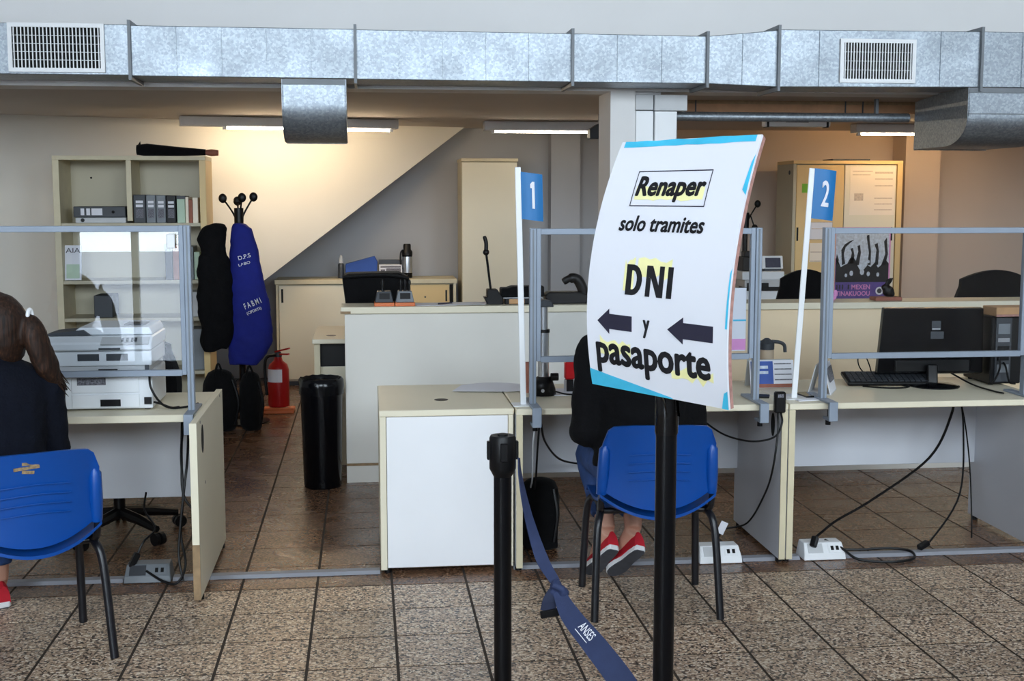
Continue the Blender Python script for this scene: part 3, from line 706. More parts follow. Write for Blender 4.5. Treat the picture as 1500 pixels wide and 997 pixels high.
MB().lathe((0.37, 11.4, 0.94), [(0.0465, 0.045), (0.0468, 0.05), (0.0468, 0.185), (0.0465, 0.19)], 20).build('steel_band', 'alu', t, smooth=True)
MB().lathe((0.37, 11.4, 0.94), [(0.048, 0.2), (0.048, 0.235), (0.034, 0.255), (0.034, 0.295), (0.028, 0.305)], 20).build('cup_lid', 'black_plastic', t, smooth=True)
MB().tube(curve_pts([(0.33, 11.38, 1.19), (0.312, 11.37, 1.16), (0.31, 11.37, 1.06), (0.325, 11.38, 1.02)], 5), 0.008, 8).build('handle', 'black_plastic', t, smooth=True)

# ---- tall cabinets
tc_ = thing('tall_cabinet', 'tall plain cream cabinet behind the counter, left of the number one flag', 'cabinet', (1.1, 11.4, 0))
MB().box(0.848, 1.345, 11.22, 11.68, 0.0, 1.99).build('carcass', 'melamine_dim', tc_)
MB().box(0.852, 1.341, 11.198, 11.216, 0.08, 1.965).build('door', 'melamine', tc_, bevel=0.003)
MB().box(0.843, 1.35, 11.195, 11.69, 1.972, 2.0).build('top_panel', 'edge_beige', tc_, bevel=0.003)
MB().box(1.345, 1.372, 11.25, 11.68, 0, 1.86).build('side_strip', 'white_plastic', tc_)
yc = thing('office_cabinet', 'tan sliding door cabinet covered with papers at the right', 'cabinet', (4.3, 11.25, 0))
YX0, YX1, YY0, YY1, YZ = 3.80, 4.82, 11.0, 11.45, 1.955
MB().box(YX0, YX0 + 0.03, YY0, YY1, 0, YZ).build('side_panel', 'melamine_dim', yc, bevel=0.002)
MB().box(YX1 - 0.05, YX1, YY0, YY1, 0, YZ).build('side_panel', 'melamine_tan', yc, bevel=0.002)
MB().box(YX0, YX1, YY0, YY1, YZ, YZ + 0.03).build('top_panel', 'melamine_tan', yc, bevel=0.002)
MB().box(YX0 + 0.03, YX1 - 0.05, YY0 + 0.06, YY1, 0, YZ).build('carcass', 'melamine_dim', yc)
dl = MB().box(YX0 + 0.035, 4.275, YY0 + 0.006, YY0 + 0.024, 0.06, YZ - 0.01).build('sliding_door', 'melamine_tan', yc, bevel=0.002)
dr_ = MB().box(4.282, YX1 - 0.058, YY0 + 0.006, YY0 + 0.024, 0.06, YZ - 0.01).build('sliding_door', 'melamine', yc, bevel=0.002)
MB().box(3.845, 3.86, YY0 + 0.002, YY0 + 0.008, 1.27, 1.39).build('finger_pull', 'black_plastic', dl)
MB().box(4.725, 4.74, YY0 + 0.002, YY0 + 0.008, 1.27, 1.39).build('finger_pull', 'black_plastic', dr_)
MB().cyl((3.796, 11.1, 1.88), (3.80, 11.1, 1.88), 0.02, n=10).build('sticker', 'dark_grey', yc)
def stuck(name, label, cat, x0, x1, z0, z1, m, y=YY0 + 0.0055, group=None, lines=None, th=0.0012):
    t = thing(name, label, cat, ((x0 + x1) / 2, y, z0), group)
    MB().box(x0, x1, y - th, y, z0, z1).build('sheet', m, t)
    for a, b, c, d in (lines or []): MB().box(x0 + (x1 - x0) * a, x0 + (x1 - x0) * b, y - th - 0.0006, y - th - 0.0001, z0 + (z1 - z0) * c, z0 + (z1 - z0) * d).build('print', 'print_faint', t)
    return t
G = 'papers stuck on the tan cabinet'
stuck('sticky_note', 'bright green note stuck on the tan cabinet door', 'note', 3.885, 3.965, 1.70, 1.78, 'green_note', group=None)
stuck('office_notice', 'large cream paper with a table of lines, high on the right cabinet door', 'paper', 4.33, 4.75, 1.50, 1.93, 'paper_warm', group=G, lines=[(.05, .5, .9, .92), (.05, .45, .83, .845), (.55, .95, .86, .9), (.55, .95, .74, .76), (.55, .95, .6, .62), (.55, .95, .34, .36), (.55, .95, .22, .24), (.55, .95, .1, .12), (.1, .3, .3, .45)])
stuck('office_notice', 'framed white paper on the left cabinet door below the number two flag', 'paper', 3.96, 4.18, 1.28, 1.44, 'white_paper', group=G, lines=[(0, 1, .96, 1), (0, .03, 0, 1), (.97, 1, 0, 1), (0, 1, 0, .04), (.1, .9, .6, .63)])
stuck('office_notice', 'cream paper under the framed paper on the left cabinet door', 'paper', 3.97, 4.13, 1.08, 1.25, 'paper_warm', group=G, lines=[(.05, .95, .5, .55), (.05, .95, .02, .07)])
po = thing('event_poster', 'poster of a crowd with raised arms above a purple lettered band', 'poster', (4.46, YY0, 1.06))
PX0, PX1, PZ0, PZ1 = 4.215, 4.725, 0.74, 1.36; py = YY0 + 0.004
MB().box(PX0 - 0.004, PX1 + 0.004, py - 0.0012, py, PZ0 - 0.004, PZ1 + 0.03).build('sheet', 'poster_pink', po)
MB().box(PX0, PX1 - 0.01, py - 0.0018, py - 0.0013, PZ0 + 0.155, PZ1).build('sky_print', 'poster_sky', po)
MB().box(PX0, PX1 - 0.01, py - 0.0018, py - 0.0013, PZ0, PZ0 + 0.155).build('purple_band', 'poster_purple', po)
def PP(u, v): return (PX0 + (PX1 - 0.01 - PX0) * u, PZ0 + (PZ1 - PZ0) * v)
crowd = [(0, .25), (1, .25), (1, .52), (.96, .56), (.9, .52), (.86, .5), (.8, .46), (.74, .54), (.66, .47), (.6, .5), (.54, .44), (.47, .42), (.42, .48), (.38, .56), (.33, .62), (.27, .6), (.22, .52), (.16, .5), (.1, .47), (.05, .56), (0, .6)]
y_a = py - 0.0024; y_b = py - 0.0019
MB().prism([PP(*p) for p in crowd], 'y', y_a, y_b).build('crowd_print', 'ink_black', po)
for arm in ([(.12, .5), (.1, .72), (.16, .8), (.26, .85), (.34, .87), (.26, .82), (.18, .76), (.15, .66), (.18, .52)], [(.6, .5), (.62, .68), (.58, .86), (.57, .93), (.62, .94), (.63, .84), (.66, .7), (.66, .5)], [(.86, .5), (.93, .66), (.9, .84), (.95, .9), (.98, .66), (.94, .5)], [(0, .55), (.02, .66), (.06, .58), (.05, .52)], [(.36, .5), (.42, .7), (.40, .78), (.45, .79), (.47, .68), (.44, .5)], [(.74, .5), (.76, .72), (.72, .8), (.78, .82), (.81, .7), (.80, .5)], [(.26, .52), (.30, .68), (.27, .74), (.32, .75), (.35, .64), (.33, .52)]):
    MB().prism([PP(*p) for p in arm], 'y', y_a, y_b).build('arm_print', 'ink_black', po)
for cx, cz, r in ((.3, .38, .05), (.5, .4, .06), (.62, .37, .045), (.8, .36, .04), (.2, .35, .035), (.62, .55, .03), (.55, .5, .025)):
    q = PP(cx, cz); MB().prism([(q[0] + r * .36 * math.cos(a * .9), q[1] + r * .5 * math.sin(a * .9)) for a in range(7)], 'y', y_a - 0.0006, y_a - 0.0001).build('face_print', 'poster_sky', po)
for txt, u0, u1, v0, v1, m in [('III I', 0.02, .27, .145, .215, 'ink_navy'), ('MEXEN', .31, .66, .145, .215, 'poster_pink'), ('TINAKUOOU', .02, .66, .05, .12, 'poster_pink')]:
    a = PP(u0, v0); b = PP(u1, v1)
    fit_text(txt, a[0], b[0], a[1], b[1], weight=0.02).xf(Matrix(((1, 0, 0, 0), (0, 0, -1, py - 0.0021), (0, 1, 0, 0), (0, 0, 0, 1)))).build('lettering', m, po)
q = PP(.84, .12)
for r, m, k in ((.037, 'poster_white', 0), (.022, 'dark_grey', 1)):
    MB().prism([(q[0] + r * math.cos(a * math.pi / 10), q[1] + r * math.sin(a * math.pi / 10)) for a in range(20)], 'y', py - 0.0022 - 0.0004 * k, py - 0.0019 - 0.0004 * k).build('round_emblem', m, po)
o = MB().box(4.2, 4.55, 11.1, 11.36, YZ + 0.03, YZ + 0.048).build('flat_folder', 'dark_grey', None, loc=(4.4, 11.2, YZ + .03)); tag(o, 'dark flat folder lying on top of the tan cabinet', 'folder')
# ---- printer corner behind the counter
t = thing('side_table', 'low table under the grey printer, behind the counter', 'table', (3.45, 10.6, 0))
MB().box(3.1, 3.78, 10.3, 10.9, 0.73, 0.76).build('table_top', 'melamine', t, bevel=0.003)
for x in (3.12, 3.73):
    for y in (10.32, 10.85): MB().box(x, x + 0.03, y, y + 0.03, 0, 0.73).build('leg', 'mid_grey', t)
pr = thing('office_printer', 'grey and white printer in front of the tan cabinet, behind the right counter', 'printer', (3.42, 10.6, 0.76))
MB().box(3.2, 3.56, 10.45, 10.85, 0.76, 0.87).build('paper_tray', 'printer_white', pr, bevel=0.006)
MB().box(3.2, 3.55, 10.43, 10.85, 0.89, 0.96).build('body', 'light_grey', pr, bevel=0.006)
MB().box(3.2, 3.53, 10.42, 10.6, 0.868, 0.90).build('output_slot', 'black_plastic', pr)
MB().box(3.18, 3.55, 10.44, 10.85, 0.96, 1.03).build('scanner_lid', 'printer_white', pr, bevel=0.006)
MB().box(3.22, 3.40, 10.40, 10.44, 0.90, 0.935).build('output_tray', 'black_plastic', pr)
t = thing('card_terminal', 'small white desk display with a dark screen on the grey printer', 'display', (3.47, 10.55, 1.03))
MB().obox((3.475, 10.56, 1.10), (0.19, 0.03, 0.115), (R(-12), 0, 0)).build('case', 'white_plastic', t, bevel=0.005)
MB().obox((3.48, 10.542, 1.10), (0.135, 0.004, 0.085), (R(-12), 0, 0)).build('screen', 'screen_dark', t)
MB().box(3.4, 3.55, 10.53, 10.6, 1.03, 1.048).build('foot', 'dark_grey', t)
t = thing('paper_stand', 'salmon pink paper tray with green sheets beside the grey printer', 'paper tray', (3.62, 10.5, 0.76))
MB().box(3.58, 3.70, 10.40, 10.55, 0.88, 1.0).build('sheets', 'paper_green', t)
MB().box(3.57, 3.715, 10.38, 10.56, 0.76, 0.865).build('base_box', 'light_grey', t, bevel=0.004)
MB().box(3.57, 3.72, 10.37, 10.40, 0.865, 0.905).box(3.705, 3.725, 10.37, 10.56, 0.865, 1.01).build('tray', 'salmon', t)
o = MB().box(3.2, 3.34, 10.5, 10.7, 1.03, 1.15).box(3.22, 3.3, 10.52, 10.62, 1.15, 1.2).build('label_maker', 'black_plastic', None, bevel=0.006, loc=(3.27, 10.6, 1.03)); tag(o, 'black label maker on the grey printer behind the right counter', 'label maker')
# ================================================================== COUNTER AND WHAT STANDS ON IT
CT = 1.03
ct = thing('service_counter', 'long cream service counter behind the desks', 'counter', (2.0, 7.4, 0))
KX0, KX1, KY0, KY1 = -0.135, 4.4, 7.28, 7.56
MB().box(KX0 + 0.01, 1.70, KY0 + 0.012, KY0 + 0.04, 0.115, 0.988).build('front_panel', 'melamine_grey', ct, bevel=0.002)
MB().box(1.704, KX1, KY0 + 0.012, KY0 + 0.04, 0.115, 0.988).build('front_panel', 'counter_cream', ct, bevel=0.002)  # same front as the left half, coloured warmer in place of warm light
MB().box(KX0 + 0.01, KX0 + 0.035, KY0 + 0.04, KY1 - 0.01, 0.0, 0.988).build('end_panel', 'melamine', ct, bevel=0.002)
MB().box(KX0 - 0.012, KX1, KY0 - 0.01, KY1, 0.99, CT).build('ledge', 'melamine', ct, bevel=0.006, segs=2)
MB().box(KX0 - 0.013, KX0 + 0.045, KY0 - 0.0115, KY0 + 0.02, 0.992, 1.006).build('chipped_edge', 'edge_worn', ct)
MB().box(KX0 + 0.01, KX1, KY0 + 0.02, KY0 + 0.035, 0.0, 0.10).build('plinth', 'melamine_grey', ct)
MB().box(KX0 + 0.01, KX1, KY0 + 0.014, KY0 + 0.034, 0.10, 0.115).build('plinth_strip', 'edge_worn', ct)
# stamps on red bases
for k, x in enumerate((0.045, 0.165)):
    t = thing('desk_stamp', ['dark stamp pad holder on a red base, left of the pair on the counter', 'grey stamp holder with upright handles on a red base, right of the pair'][k], 'stamp holder', (x + 0.06, 7.38, CT), 'stamp holders on the counter')
    MB().box(x, x + 0.116, 7.31, 7.45, CT, CT + 0.02).build('base', 'orange_plastic', t, bevel=0.003)
    MB().prism([(x + .004, CT + .02), (x + .112, CT + .02), (x + .098, CT + .085), (x + .018, CT + .085)], 'y', 7.33, 7.43).build('holder', 'dark_grey' if k == 0 else 'mid_grey', t, bevel=0.004)
    MB().box(x + 0.03, x + 0.09, 7.326, 7.331, CT + 0.04, CT + 0.075).build('front_recess', 'black_plastic', t)
    for q in ((0.035, 0.06, 0.085) if k else (0.05,)):
        MB().lathe((x + q, 7.38, CT + 0.085), [(0.008, 0), (0.007, 0.03), (0.011, 0.05), (0.006, 0.065)], 10).build('stamp_handle', 'black_plastic', t, smooth=True)
# basket behind the counter end
t = thing('waste_basket', 'black fabric basket behind the left end of the counter, above the stamps', 'basket', (0.06, 7.85, 0.80))
bx0 = 0.075
MB().prism([(-0.10, 0.80), (0.245, 0.80), (0.26, 1.17), (0.20, 1.20), (-0.12, 1.195), (-0.145, 1.17)], 'y', 7.72, 7.95).build('body', 'black_fabric', t, bevel=0.02, segs=2)
MB().tube(curve_pts([(-0.14, 7.71, 1.175), (0.0, 7.70, 1.185), (0.15, 7.70, 1.185), (0.26, 7.71, 1.165)], 5), 0.012, 8).build('rim', 'black_plastic', t)
t = thing('return_desk', 'small cream pedestal desk behind the left end of the counter', 'desk', (0.1, 8.2, 0))
MB().box(-0.33, 0.6, 7.70, 8.5, 0.772, 0.80).build('desk_top', 'melamine', t, bevel=0.003)
MB().cyl((-0.22, 7.9, 0.7995), (-0.22, 7.9, 0.802), 0.03, n=14).build('grommet', 'dark_grey', t)
MB().box(-0.32, -0.285, 7.74, 8.48, 0.0, 0.772).build('side_panel', 'edge_beige', t)
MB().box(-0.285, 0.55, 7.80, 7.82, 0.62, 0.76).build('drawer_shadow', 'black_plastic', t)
MB().box(-0.285, 0.55, 7.80, 7.82, 0.0, 0.62).build('modesty_panel', 'melamine', t)
# microphone stand, device, papers
t = thing('desk_microphone', 'thin black gooseneck microphone with a clamp foot on the counter', 'microphone', (0.72, 7.4, CT))
MB().tube(curve_pts([(0.735, 7.40, CT + 0.05), (0.722, 7.40, CT + 0.15), (0.71, 7.40, CT + 0.25), (0.703, 7.40, CT + 0.30)], 6), 0.007, 8).build('gooseneck', 'black_metal', t, smooth=True)
MB().ball((0.703, 7.40, CT + 0.305), 0.019, 10).build('joint', 'black_plastic', t, smooth=True)
MB().tube(curve_pts([(0.703, 7.40, CT + 0.31), (0.703, 7.40, CT + 0.36), (0.692, 7.40, CT + 0.40)], 5), [0.012] * 10 + [0.008], 10).build('capsule', 'black_plastic', t, smooth=True)
MB().prism([(0.685, CT + 0.045), (0.71, CT + 0.0), (0.80, CT + 0.0), (0.80, CT + 0.035), (0.765, CT + 0.09), (0.705, CT + 0.09), (0.705, CT + 0.045)], 'y', 7.36, 7.44).build('clamp_foot', 'black_plastic', t, bevel=0.004)
t = thing('card_reader', 'flat black desk device with a brown front beside the microphone', 'device', (0.92, 7.42, CT))
MB().box(0.81, 1.03, 7.36, 7.50, CT, CT + 0.035).build('base', 'black_plastic', t, bevel=0.004)
MB().box(0.835, 0.925, 7.356, 7.361, CT + 0.004, CT + 0.031).build('brown_front', 'cardboard', t)
MB().box(0.80, 1.03, 7.35, 7.50, CT + 0.036, CT + 0.041).build('silver_rim', 'alu', t)
MB().prism([(0.79, CT + 0.042), (1.045, CT + 0.042), (1.045, CT + 0.105), (0.86, CT + 0.105), (0.83, CT + 0.095), (0.79, CT + 0.095)], 'y', 7.37, 7.49).build('top_case', 'black_fabric', t, bevel=0.006)
t = thing('hand_scanner', 'black hooked scanner stand lying on the counter left of the sign', 'scanner', (1.2, 7.42, CT))
MB().prism([(1.05, CT + 0.05), (1.06, CT), (1.32, CT), (1.32, CT + 0.05), (1.25, CT + 0.07), (1.07, CT + 0.07)], 'y', 7.36, 7.48).build('base', 'black_plastic', t, bevel=0.006)
MB().tube(curve_pts([(1.29, 7.42, CT + 0.05), (1.275, 7.42, CT + 0.10), (1.245, 7.42, CT + 0.145), (1.20, 7.42, CT + 0.145), (1.165, 7.42, CT + 0.125)], 5), [0.032] * 10 + [0.03] * 5 + [0.022] * 5 + [0.018], 10).build('hook_arm', 'black_plastic', t, smooth=True)
for k, (cx, cy, rz, w, lab) in enumerate([(0.40, 7.40, 5, 0.24, 'white paper sheet lying on the counter beside the stamps'), (0.58, 7.42, -12, 0.26, 'white paper sheet overlapping another left of the microphone')]):
    o = MB().obox((cx, cy, CT + 0.0015 + 0.002 * k), (w, 0.18, 0.0016), (0, R(-1.2 * k), R(rz))).build('paper_sheet', 'white_paper', None, loc=(cx, cy, CT)); tag(o, lab, 'paper', 'papers on the counter')
t = thing('ballpoint_pen', 'dark blue pen lying on the papers on the counter', 'pen', (0.47, 7.36, CT + 0.006))
MB().tube([(0.415, 7.35, CT + 0.009), (0.50, 7.36, CT + 0.013)], 0.0045, 8).build('barrel', 'ink_navy', t, smooth=True)
MB().tube([(0.50, 7.36, CT + 0.013), (0.515, 7.362, CT + 0.0135)], [0.004, 0.001], 8).build('tip', 'alu', t)
# things on the right half of the counter
t = thing('rabbit_figure', 'black rabbit shaped figure on a brown block on the counter', 'figurine', (3.165, 7.4, CT))
MB().box(3.075, 3.245, 7.35, 7.45, CT - 0.0, CT + 0.022).build('block', 'book_brown', t, bevel=0.004)
mb = MB().ball((3.175, 7.4, CT + 0.055), 0.034, 12, (1.1, .8, 1)).ball((3.150, 7.4, CT + 0.078), 0.02, 10).tube([(3.155, 7.4, CT + .085), (3.17, 7.4, CT + .12), (3.19, 7.4, CT + .135)], [.009, .01, .005], 8).tube([(3.165, 7.41, CT + .085), (3.19, 7.41, CT + .115), (3.205, 7.41, CT + .138)], [.009, .01, .005], 8).ball((3.195, 7.4, CT + .04), .022, 8)
remesh_build(mb, 'rabbit', 'black_plastic', t, 0.005, 2)
o = MB().ball((2.82, 7.4, CT + 0.025), 0.028, 8, (1, .8, .9)).ball((2.84, 7.4, CT + 0.045), 0.018, 8, (.7, .5, 1.2)).ball((2.79, 7.4, CT + 0.015), 0.02, 8).build('tissue_wad', 'poster_pink', None, smooth=True, loc=(2.82, 7.4, CT)); tag(o, 'crumpled pink tissue on the counter beside the poster', 'tissue')
# ---- office chairs behind the counter
def office_chair(label, x, y, zt, w, rz=0.0, arms=True):
    t = thing('office_chair', label, 'chair', (0, 0, 0))
    def back(u, v):
        a = (u - .5) * 2; top = 1 - 0.12 * a * a
        hw = w / 2 * (0.82 + 0.18 * math.sin(math.pi * min(1, v * 1.1)))
        return ((a * hw, -0.20 - 0.05 * a * a + 0.04 * v, 0.58 + (zt - 0.58) * v * top), (0, 1, 0))
    MB().sheet(back, 10, 10, 0.05).build('backrest', 'black_fabric', t, smooth=True, merge=True)
    MB().loft([ering((0, 0.03, z), 0.24 * k, 0.23 * k, n=20) for z, k in ((0.42, .9), (0.44, 1), (0.48, 1), (0.50, .9))]).build('seat', 'black_fabric', t, smooth=True)
    MB().tube([(0, -0.05, 0.42), (0, -0.22, 0.46), (0, -0.235, 0.75)], 0.022, 8).build('back_post', 'black_plastic', t)
    MB().cyl((0, 0, 0.09), (0, 0, 0.42), 0.028, n=12).build('gas_column', 'black_metal', t, smooth=True)
    for k in range(5):
        a = R(72 * k + 14); c, s_ = math.cos(a), math.sin(a)
        l = MB().tube([(0, 0, 0.115), (c * .16, s_ * .16, 0.10), (c * .29, s_ * .29, 0.075)], [0.03, 0.026, 0.018], 8).build('base_arm', 'black_plastic', t, smooth=True)
        for sgn in (-1, 1):
            q = Vector((c * .30, s_ * .30, 0.03)); n = Vector((-s_, c, 0)) * sgn
            MB().cyl(q + n * 0.006, q + n * 0.026, 0.03, n=14).build('caster_wheel', 'black_plastic', l, smooth=True)
    if arms:
        for sgn in (-1, 1):
            MB().tube(curve_pts([(sgn * .22, -.1, .45), (sgn * .29, -.08, .5), (sgn * .29, -.05, .66)], 4), 0.016, 8).build('arm_post', 'black_plastic', t)
            MB().box(sgn * .29 - .03, sgn * .29 + .03, -.16, .12, .66, .69).build('armrest', 'black_plastic', t, bevel=0.008)
    t.location = (x, y, 0); t.rotation_euler.z = R(rz); LOC[t.name_full] = Vector(t.location)
    return t
office_chair('black office chair behind the counter, left of the crowd poster', 3.02, 8.35, 1.16, 0.42, 170)
office_chair('black office chair at the far right behind the counter', 4.40, 8.3, 1.15, 0.58, 175, arms=False)
office_chair('black office chair on casters under the left desk', -1.22, 6.27, 0.98, 0.46, 158)

# ---- waste bin with bag
t = thing('waste_bin', 'tall black waste bin with a bag at the left end of the counter', 'bin', (-0.262, 7.24, 0))
bxx, byy = -0.262, 7.24
MB().lathe((bxx, byy, 0), [(0.105, 0), (0.108, 0.01), (0.122, 0.60), (0.124, 0.61)], 28).build('bin_body', 'black_gloss', t, smooth=True)
n = 28; rings = []
for z, r, a in ((0.54, 0.128, .0), (0.585, 0.130, .003), (0.62, 0.128, .004), (0.632, 0.118, .005), (0.60, 0.105, .004), (0.45, 0.095, .003)):
    rings.append([Vector((bxx + (r + a * math.sin(5 * k + z * 40)) * math.cos(k * 2 * math.pi / n), byy + (r + a * math.cos(7 * k)) * math.sin(k * 2 * math.pi / n), z + a * math.sin(k * 3.1))) for k in range(n)])
MB().loft(rings, cap=False).build('bin_bag', 'black_gloss', t, smooth=True)

# ================================================================== DESKS
DZ, DT = 0.735, 0.028
# white return cabinet
wc = thing('return_cabinet', 'white fronted cream cabinet block at the left end of the middle desk', 'cabinet', (0.345, 5.8, 0))
BX0, BX1, BY0, BY1 = 0.05, 0.637, 5.45, 6.2
MB().box(BX0, BX0 + 0.028, BY0, BY1, 0.02, 0.705).build('side_panel', 'melamine', wc, bevel=0.002)
MB().box(BX1 - 0.022, BX1, BY0, BY1, 0.02, 0.705).build('side_panel', 'melamine', wc, bevel=0.002)
MB().box(BX0 - 0.002, BX1 + 0.002, BY0 - 0.004, BY1, 0.705, 0.733).build('top_panel', 'melamine', wc, bevel=0.003)
MB().box(BX0 + 0.03, BX1 - 0.024, BY0 + 0.006, BY0 + 0.024, 0.028, 0.702).build('front_panel', 'melamine_white', wc, bevel=0.002)
MB().box(BX0 + 0.03, BX1 - 0.024, BY0 + 0.03, BY1 - 0.01, 0.02, 0.70).build('carcass', 'melamine', wc)
MB().lathe((0.335, 5.72, 0.7325), [(0.032, 0), (0.032, 0.002), (0.026, 0.0025)], 18).build('grommet', 'black_plastic', wc)
for x in (BX0 + .03, BX1 - .03):
    for y in (BY0 + .04, BY1 - .04): MB().cyl((x, y, 0), (x, y, 0.02), 0.016, n=10).build('foot', 'black_plastic', wc)
def crumple(x, y, u, v): return 0.004 + 0.02 * max(0, math.sin(u * 3.4)) * (v ** 2) + 0.006 * math.sin(7 * u + 3 * v)
t = thing('paper_sheet', 'white paper with a curled edge lying across the white fronted cabinet and desk', 'paper', (0.55, 6.0, 0.735))
MB().sheet(lambda u, v: ((0.40 + 0.33 * u + 0.06 * v, 5.93 + 0.2 * v - 0.05 * u, 0.739 + 0.012 * math.sin(math.pi * u) * v + 0.02 * max(0, u - .8)), (0, 0, 1)), 14, 6, 0.0012).build('sheet', 'white_paper', t, smooth=True)
def desk(label, x0, x1, pl, pr, y0=5.41, y1=6.15, mod=(0.30, 0.70), left=True, right=True, hole=True):
    t = thing('office_desk', label, 'desk', ((x0 + x1) / 2, (y0 + y1) / 2, 0))
    MB().box(x0, x1, y0, y1, DZ - DT, DZ).build('desk_top', 'melamine', t, bevel=0.003)
    for on, px in ((left, pl), (right, pr)):
        if not on: continue
        p = MB().box(px - 0.0135, px + 0.0135, y0 + 0.01, y1 - 0.02, 0.02, DZ - DT).build('side_panel', 'panel_grey', t, bevel=0.0015)
        MB().box(px - 0.014, px + 0.014, y0 + 0.003, y0 + 0.0098, 0.02, DZ - DT).build('edge_band', 'edge_beige', p)
        for y in (y0 + 0.05, y1 - 0.07): MB().cyl((px, y, 0), (px, y, 0.02), 0.015, n=10).build('foot', 'black_plastic', p)
        if hole:
            for sg in (-1, 1):
                xx = px + sg * 0.0138; mb = MB().loft([[Vector((xx + d, y0 + 0.13 + 0.028 * math.cos(a * math.pi / 8), 0.62 + 0.055 * math.sin(a * math.pi / 8))) for a in range(16)] for d in (-0.0006, 0.0006)])
                mb.build('cable_hole', 'black_hole', p)
    MB().box(pl + 0.0135, pr - 0.0135, y1 - 0.07, y1 - 0.05, mod[0], mod[1]).build('modesty_panel', 'panel_grey', t, bevel=0.0015)
    return t
desk('cream office desk in the middle behind the blue chair', 0.645, 1.874, 0.66, 1.86)
desk('cream office desk at the right carrying the monitor', 1.879, 3.13, 1.894, 3.115)
# left desk: its end panel stands out towards the hall
ld = thing('office_desk', 'cream office desk at the left with a protruding end panel', 'desk', (-1.4, 5.7, 0))
MB().box(-2.3, -0.716, 5.42, 6.06, 0.705, 0.737).build('desk_top', 'melamine', ld, bevel=0.003)
p = MB().box(-0.714, -0.686, 5.13, 6.06, 0.02, 0.75).build('side_panel', 'melamine', ld, bevel=0.0015)
MB().box(-0.7145, -0.6855, 5.122, 5.129, 0.25, 0.75).build('edge_band', 'melamine', p)
MB().box(-0.7145, -0.6855, 5.122, 5.129, 0.02, 0.25).build('worn_edge', 'edge_worn', p)
for y in (5.2, 5.98): MB().cyl((-0.7, y, 0), (-0.7, y, 0.02), 0.017, n=10).build('foot', 'black_plastic', p)
MB().loft([[Vector((-0.6855 + d, 5.30 + 0.036 * math.cos(a * math.pi / 8), 0.655 + 0.06 * math.sin(a * math.pi / 8))) for a in range(16)] for d in (-0.0006, 0.0006)]).build('cable_hole', 'black_hole', p)
for y, z in ((5.35, 0.46), (5.24, 0.735), (5.95, 0.735)): MB().cyl((-0.6865, y, z), (-0.6852, y, z), 0.007, n=8).build('screw_hole', 'dark_grey', p)
MB().box(-2.3, -0.716, 5.90, 5.92, 0.27, 0.704).build('modesty_panel', 'panel_grey', ld, bevel=0.0015)
MB().box(-2.3, -2.27, 5.45, 6.04, 0.0, 0.704).build('side_panel', 'melamine', ld)

# ================================================================== PARTITIONS
def partition(label, x0, x1, zt, zb, y=5.5, clamps=(True, True), upx=0.028):
    t = thing('desk_partition', label, 'partition', ((x0 + x1) / 2, y, DZ + 0.002))
    for x, on, sgn in ((x0, clamps[0], 1), (x1, clamps[1], -1)):
        p = MB().box(x - upx / 2, x + upx / 2, y - 0.02, y + 0.02, DZ + 0.001, zt).build('upright', 'frame_alu', t, bevel=0.002)
        MB().box(x - 0.003, x + 0.003, y - 0.0225, y - 0.0202, DZ + 0.01, zt - 0.005).build('groove', 'mid_grey', p)
        MB().box(x + sgn * (upx / 2 + 0.001) - (0.02 if sgn < 0 else 0), x + sgn * (upx / 2 + 0.001) + (0.02 if sgn > 0 else 0), y - 0.014, y + 0.014, zb - 0.01, zt).build('inner_post', 'frame_alu', t, bevel=0.002)
        if on:
            yf = 5.38
            c = MB().box(x - 0.018, x + 0.022, yf - 0.02, y + 0.16, DZ + 0.0006, DZ + 0.012).box(x - 0.018, x + 0.022, yf - 0.022, yf - 0.004, DZ - 0.075, DZ + 0.011).box(x - 0.018, x + 0.022, yf - 0.004, yf + 0.06, DZ - 0.075, DZ - 0.062).build('clamp', 'frame_alu', t, bevel=0.0015)
            MB().cyl((x + 0.002, yf + 0.045, DZ - 0.10), (x + 0.002, yf + 0.045, DZ - 0.075), 0.012, n=10).cyl((x + 0.002, yf + 0.045, DZ - 0.062), (x + 0.002, yf + 0.045, DZ - 0.03), 0.005, n=8).build('clamp_screw', 'black_plastic', c)
    a, b = x0 + upx / 2 + 0.02, x1 - upx / 2 - 0.02
    MB().box(a, b, y - 0.014, y + 0.014, zt - 0.028, zt - 0.002).build('top_rail', 'frame_alu', t, bevel=0.002)
    MB().box(a, b, y - 0.014, y + 0.014, zb - 0.014, zb + 0.012).build('bottom_rail', 'frame_alu', t, bevel=0.002)
    MB().box(a, b, y - 0.002, y + 0.002, zb + 0.012, zt - 0.028).build('pane', 'acrylic', t, label='clear acrylic pane')
    return t
partition('grey framed clear partition on the left desk in front of the printer', -2.25, -0.752, 1.537, 0.908, clamps=(False, True))
partition('grey framed clear partition on the middle desk behind the sign', 0.728, 1.745, 1.52, 0.943)
partition('grey framed clear partition on the right desk in front of the monitor', 2.062, 3.035, 1.52, 0.938)
# hang tag on left partition corner, notice on the middle pane
o = MB().box(-0.835, -0.80, 5.474, 5.484, 1.44, 1.50).build('corner_clip', 'white_plastic', None, bevel=0.003, loc=(-0.82, 5.48, 1.44)); tag(o, 'small white plastic clip at the top corner of the left partition', 'clip')
t = thing('paper_notice', 'white paper with pink print hanging in the pane right of the sign', 'paper', (1.66, 5.52, 0.97))
MB().box(1.58, 1.70, 5.512, 5.514, 0.965, 1.25).build('sheet', 'white_paper', t)
MB().box(1.60, 1.70, 5.5105, 5.5115, 0.97, 1.02).build('pink_print', 'poster_pink', t)
MB().box(1.64, 1.70, 5.5105, 5.5115, 1.10, 1.108).build('blue_print', 'tape_cyan', t)

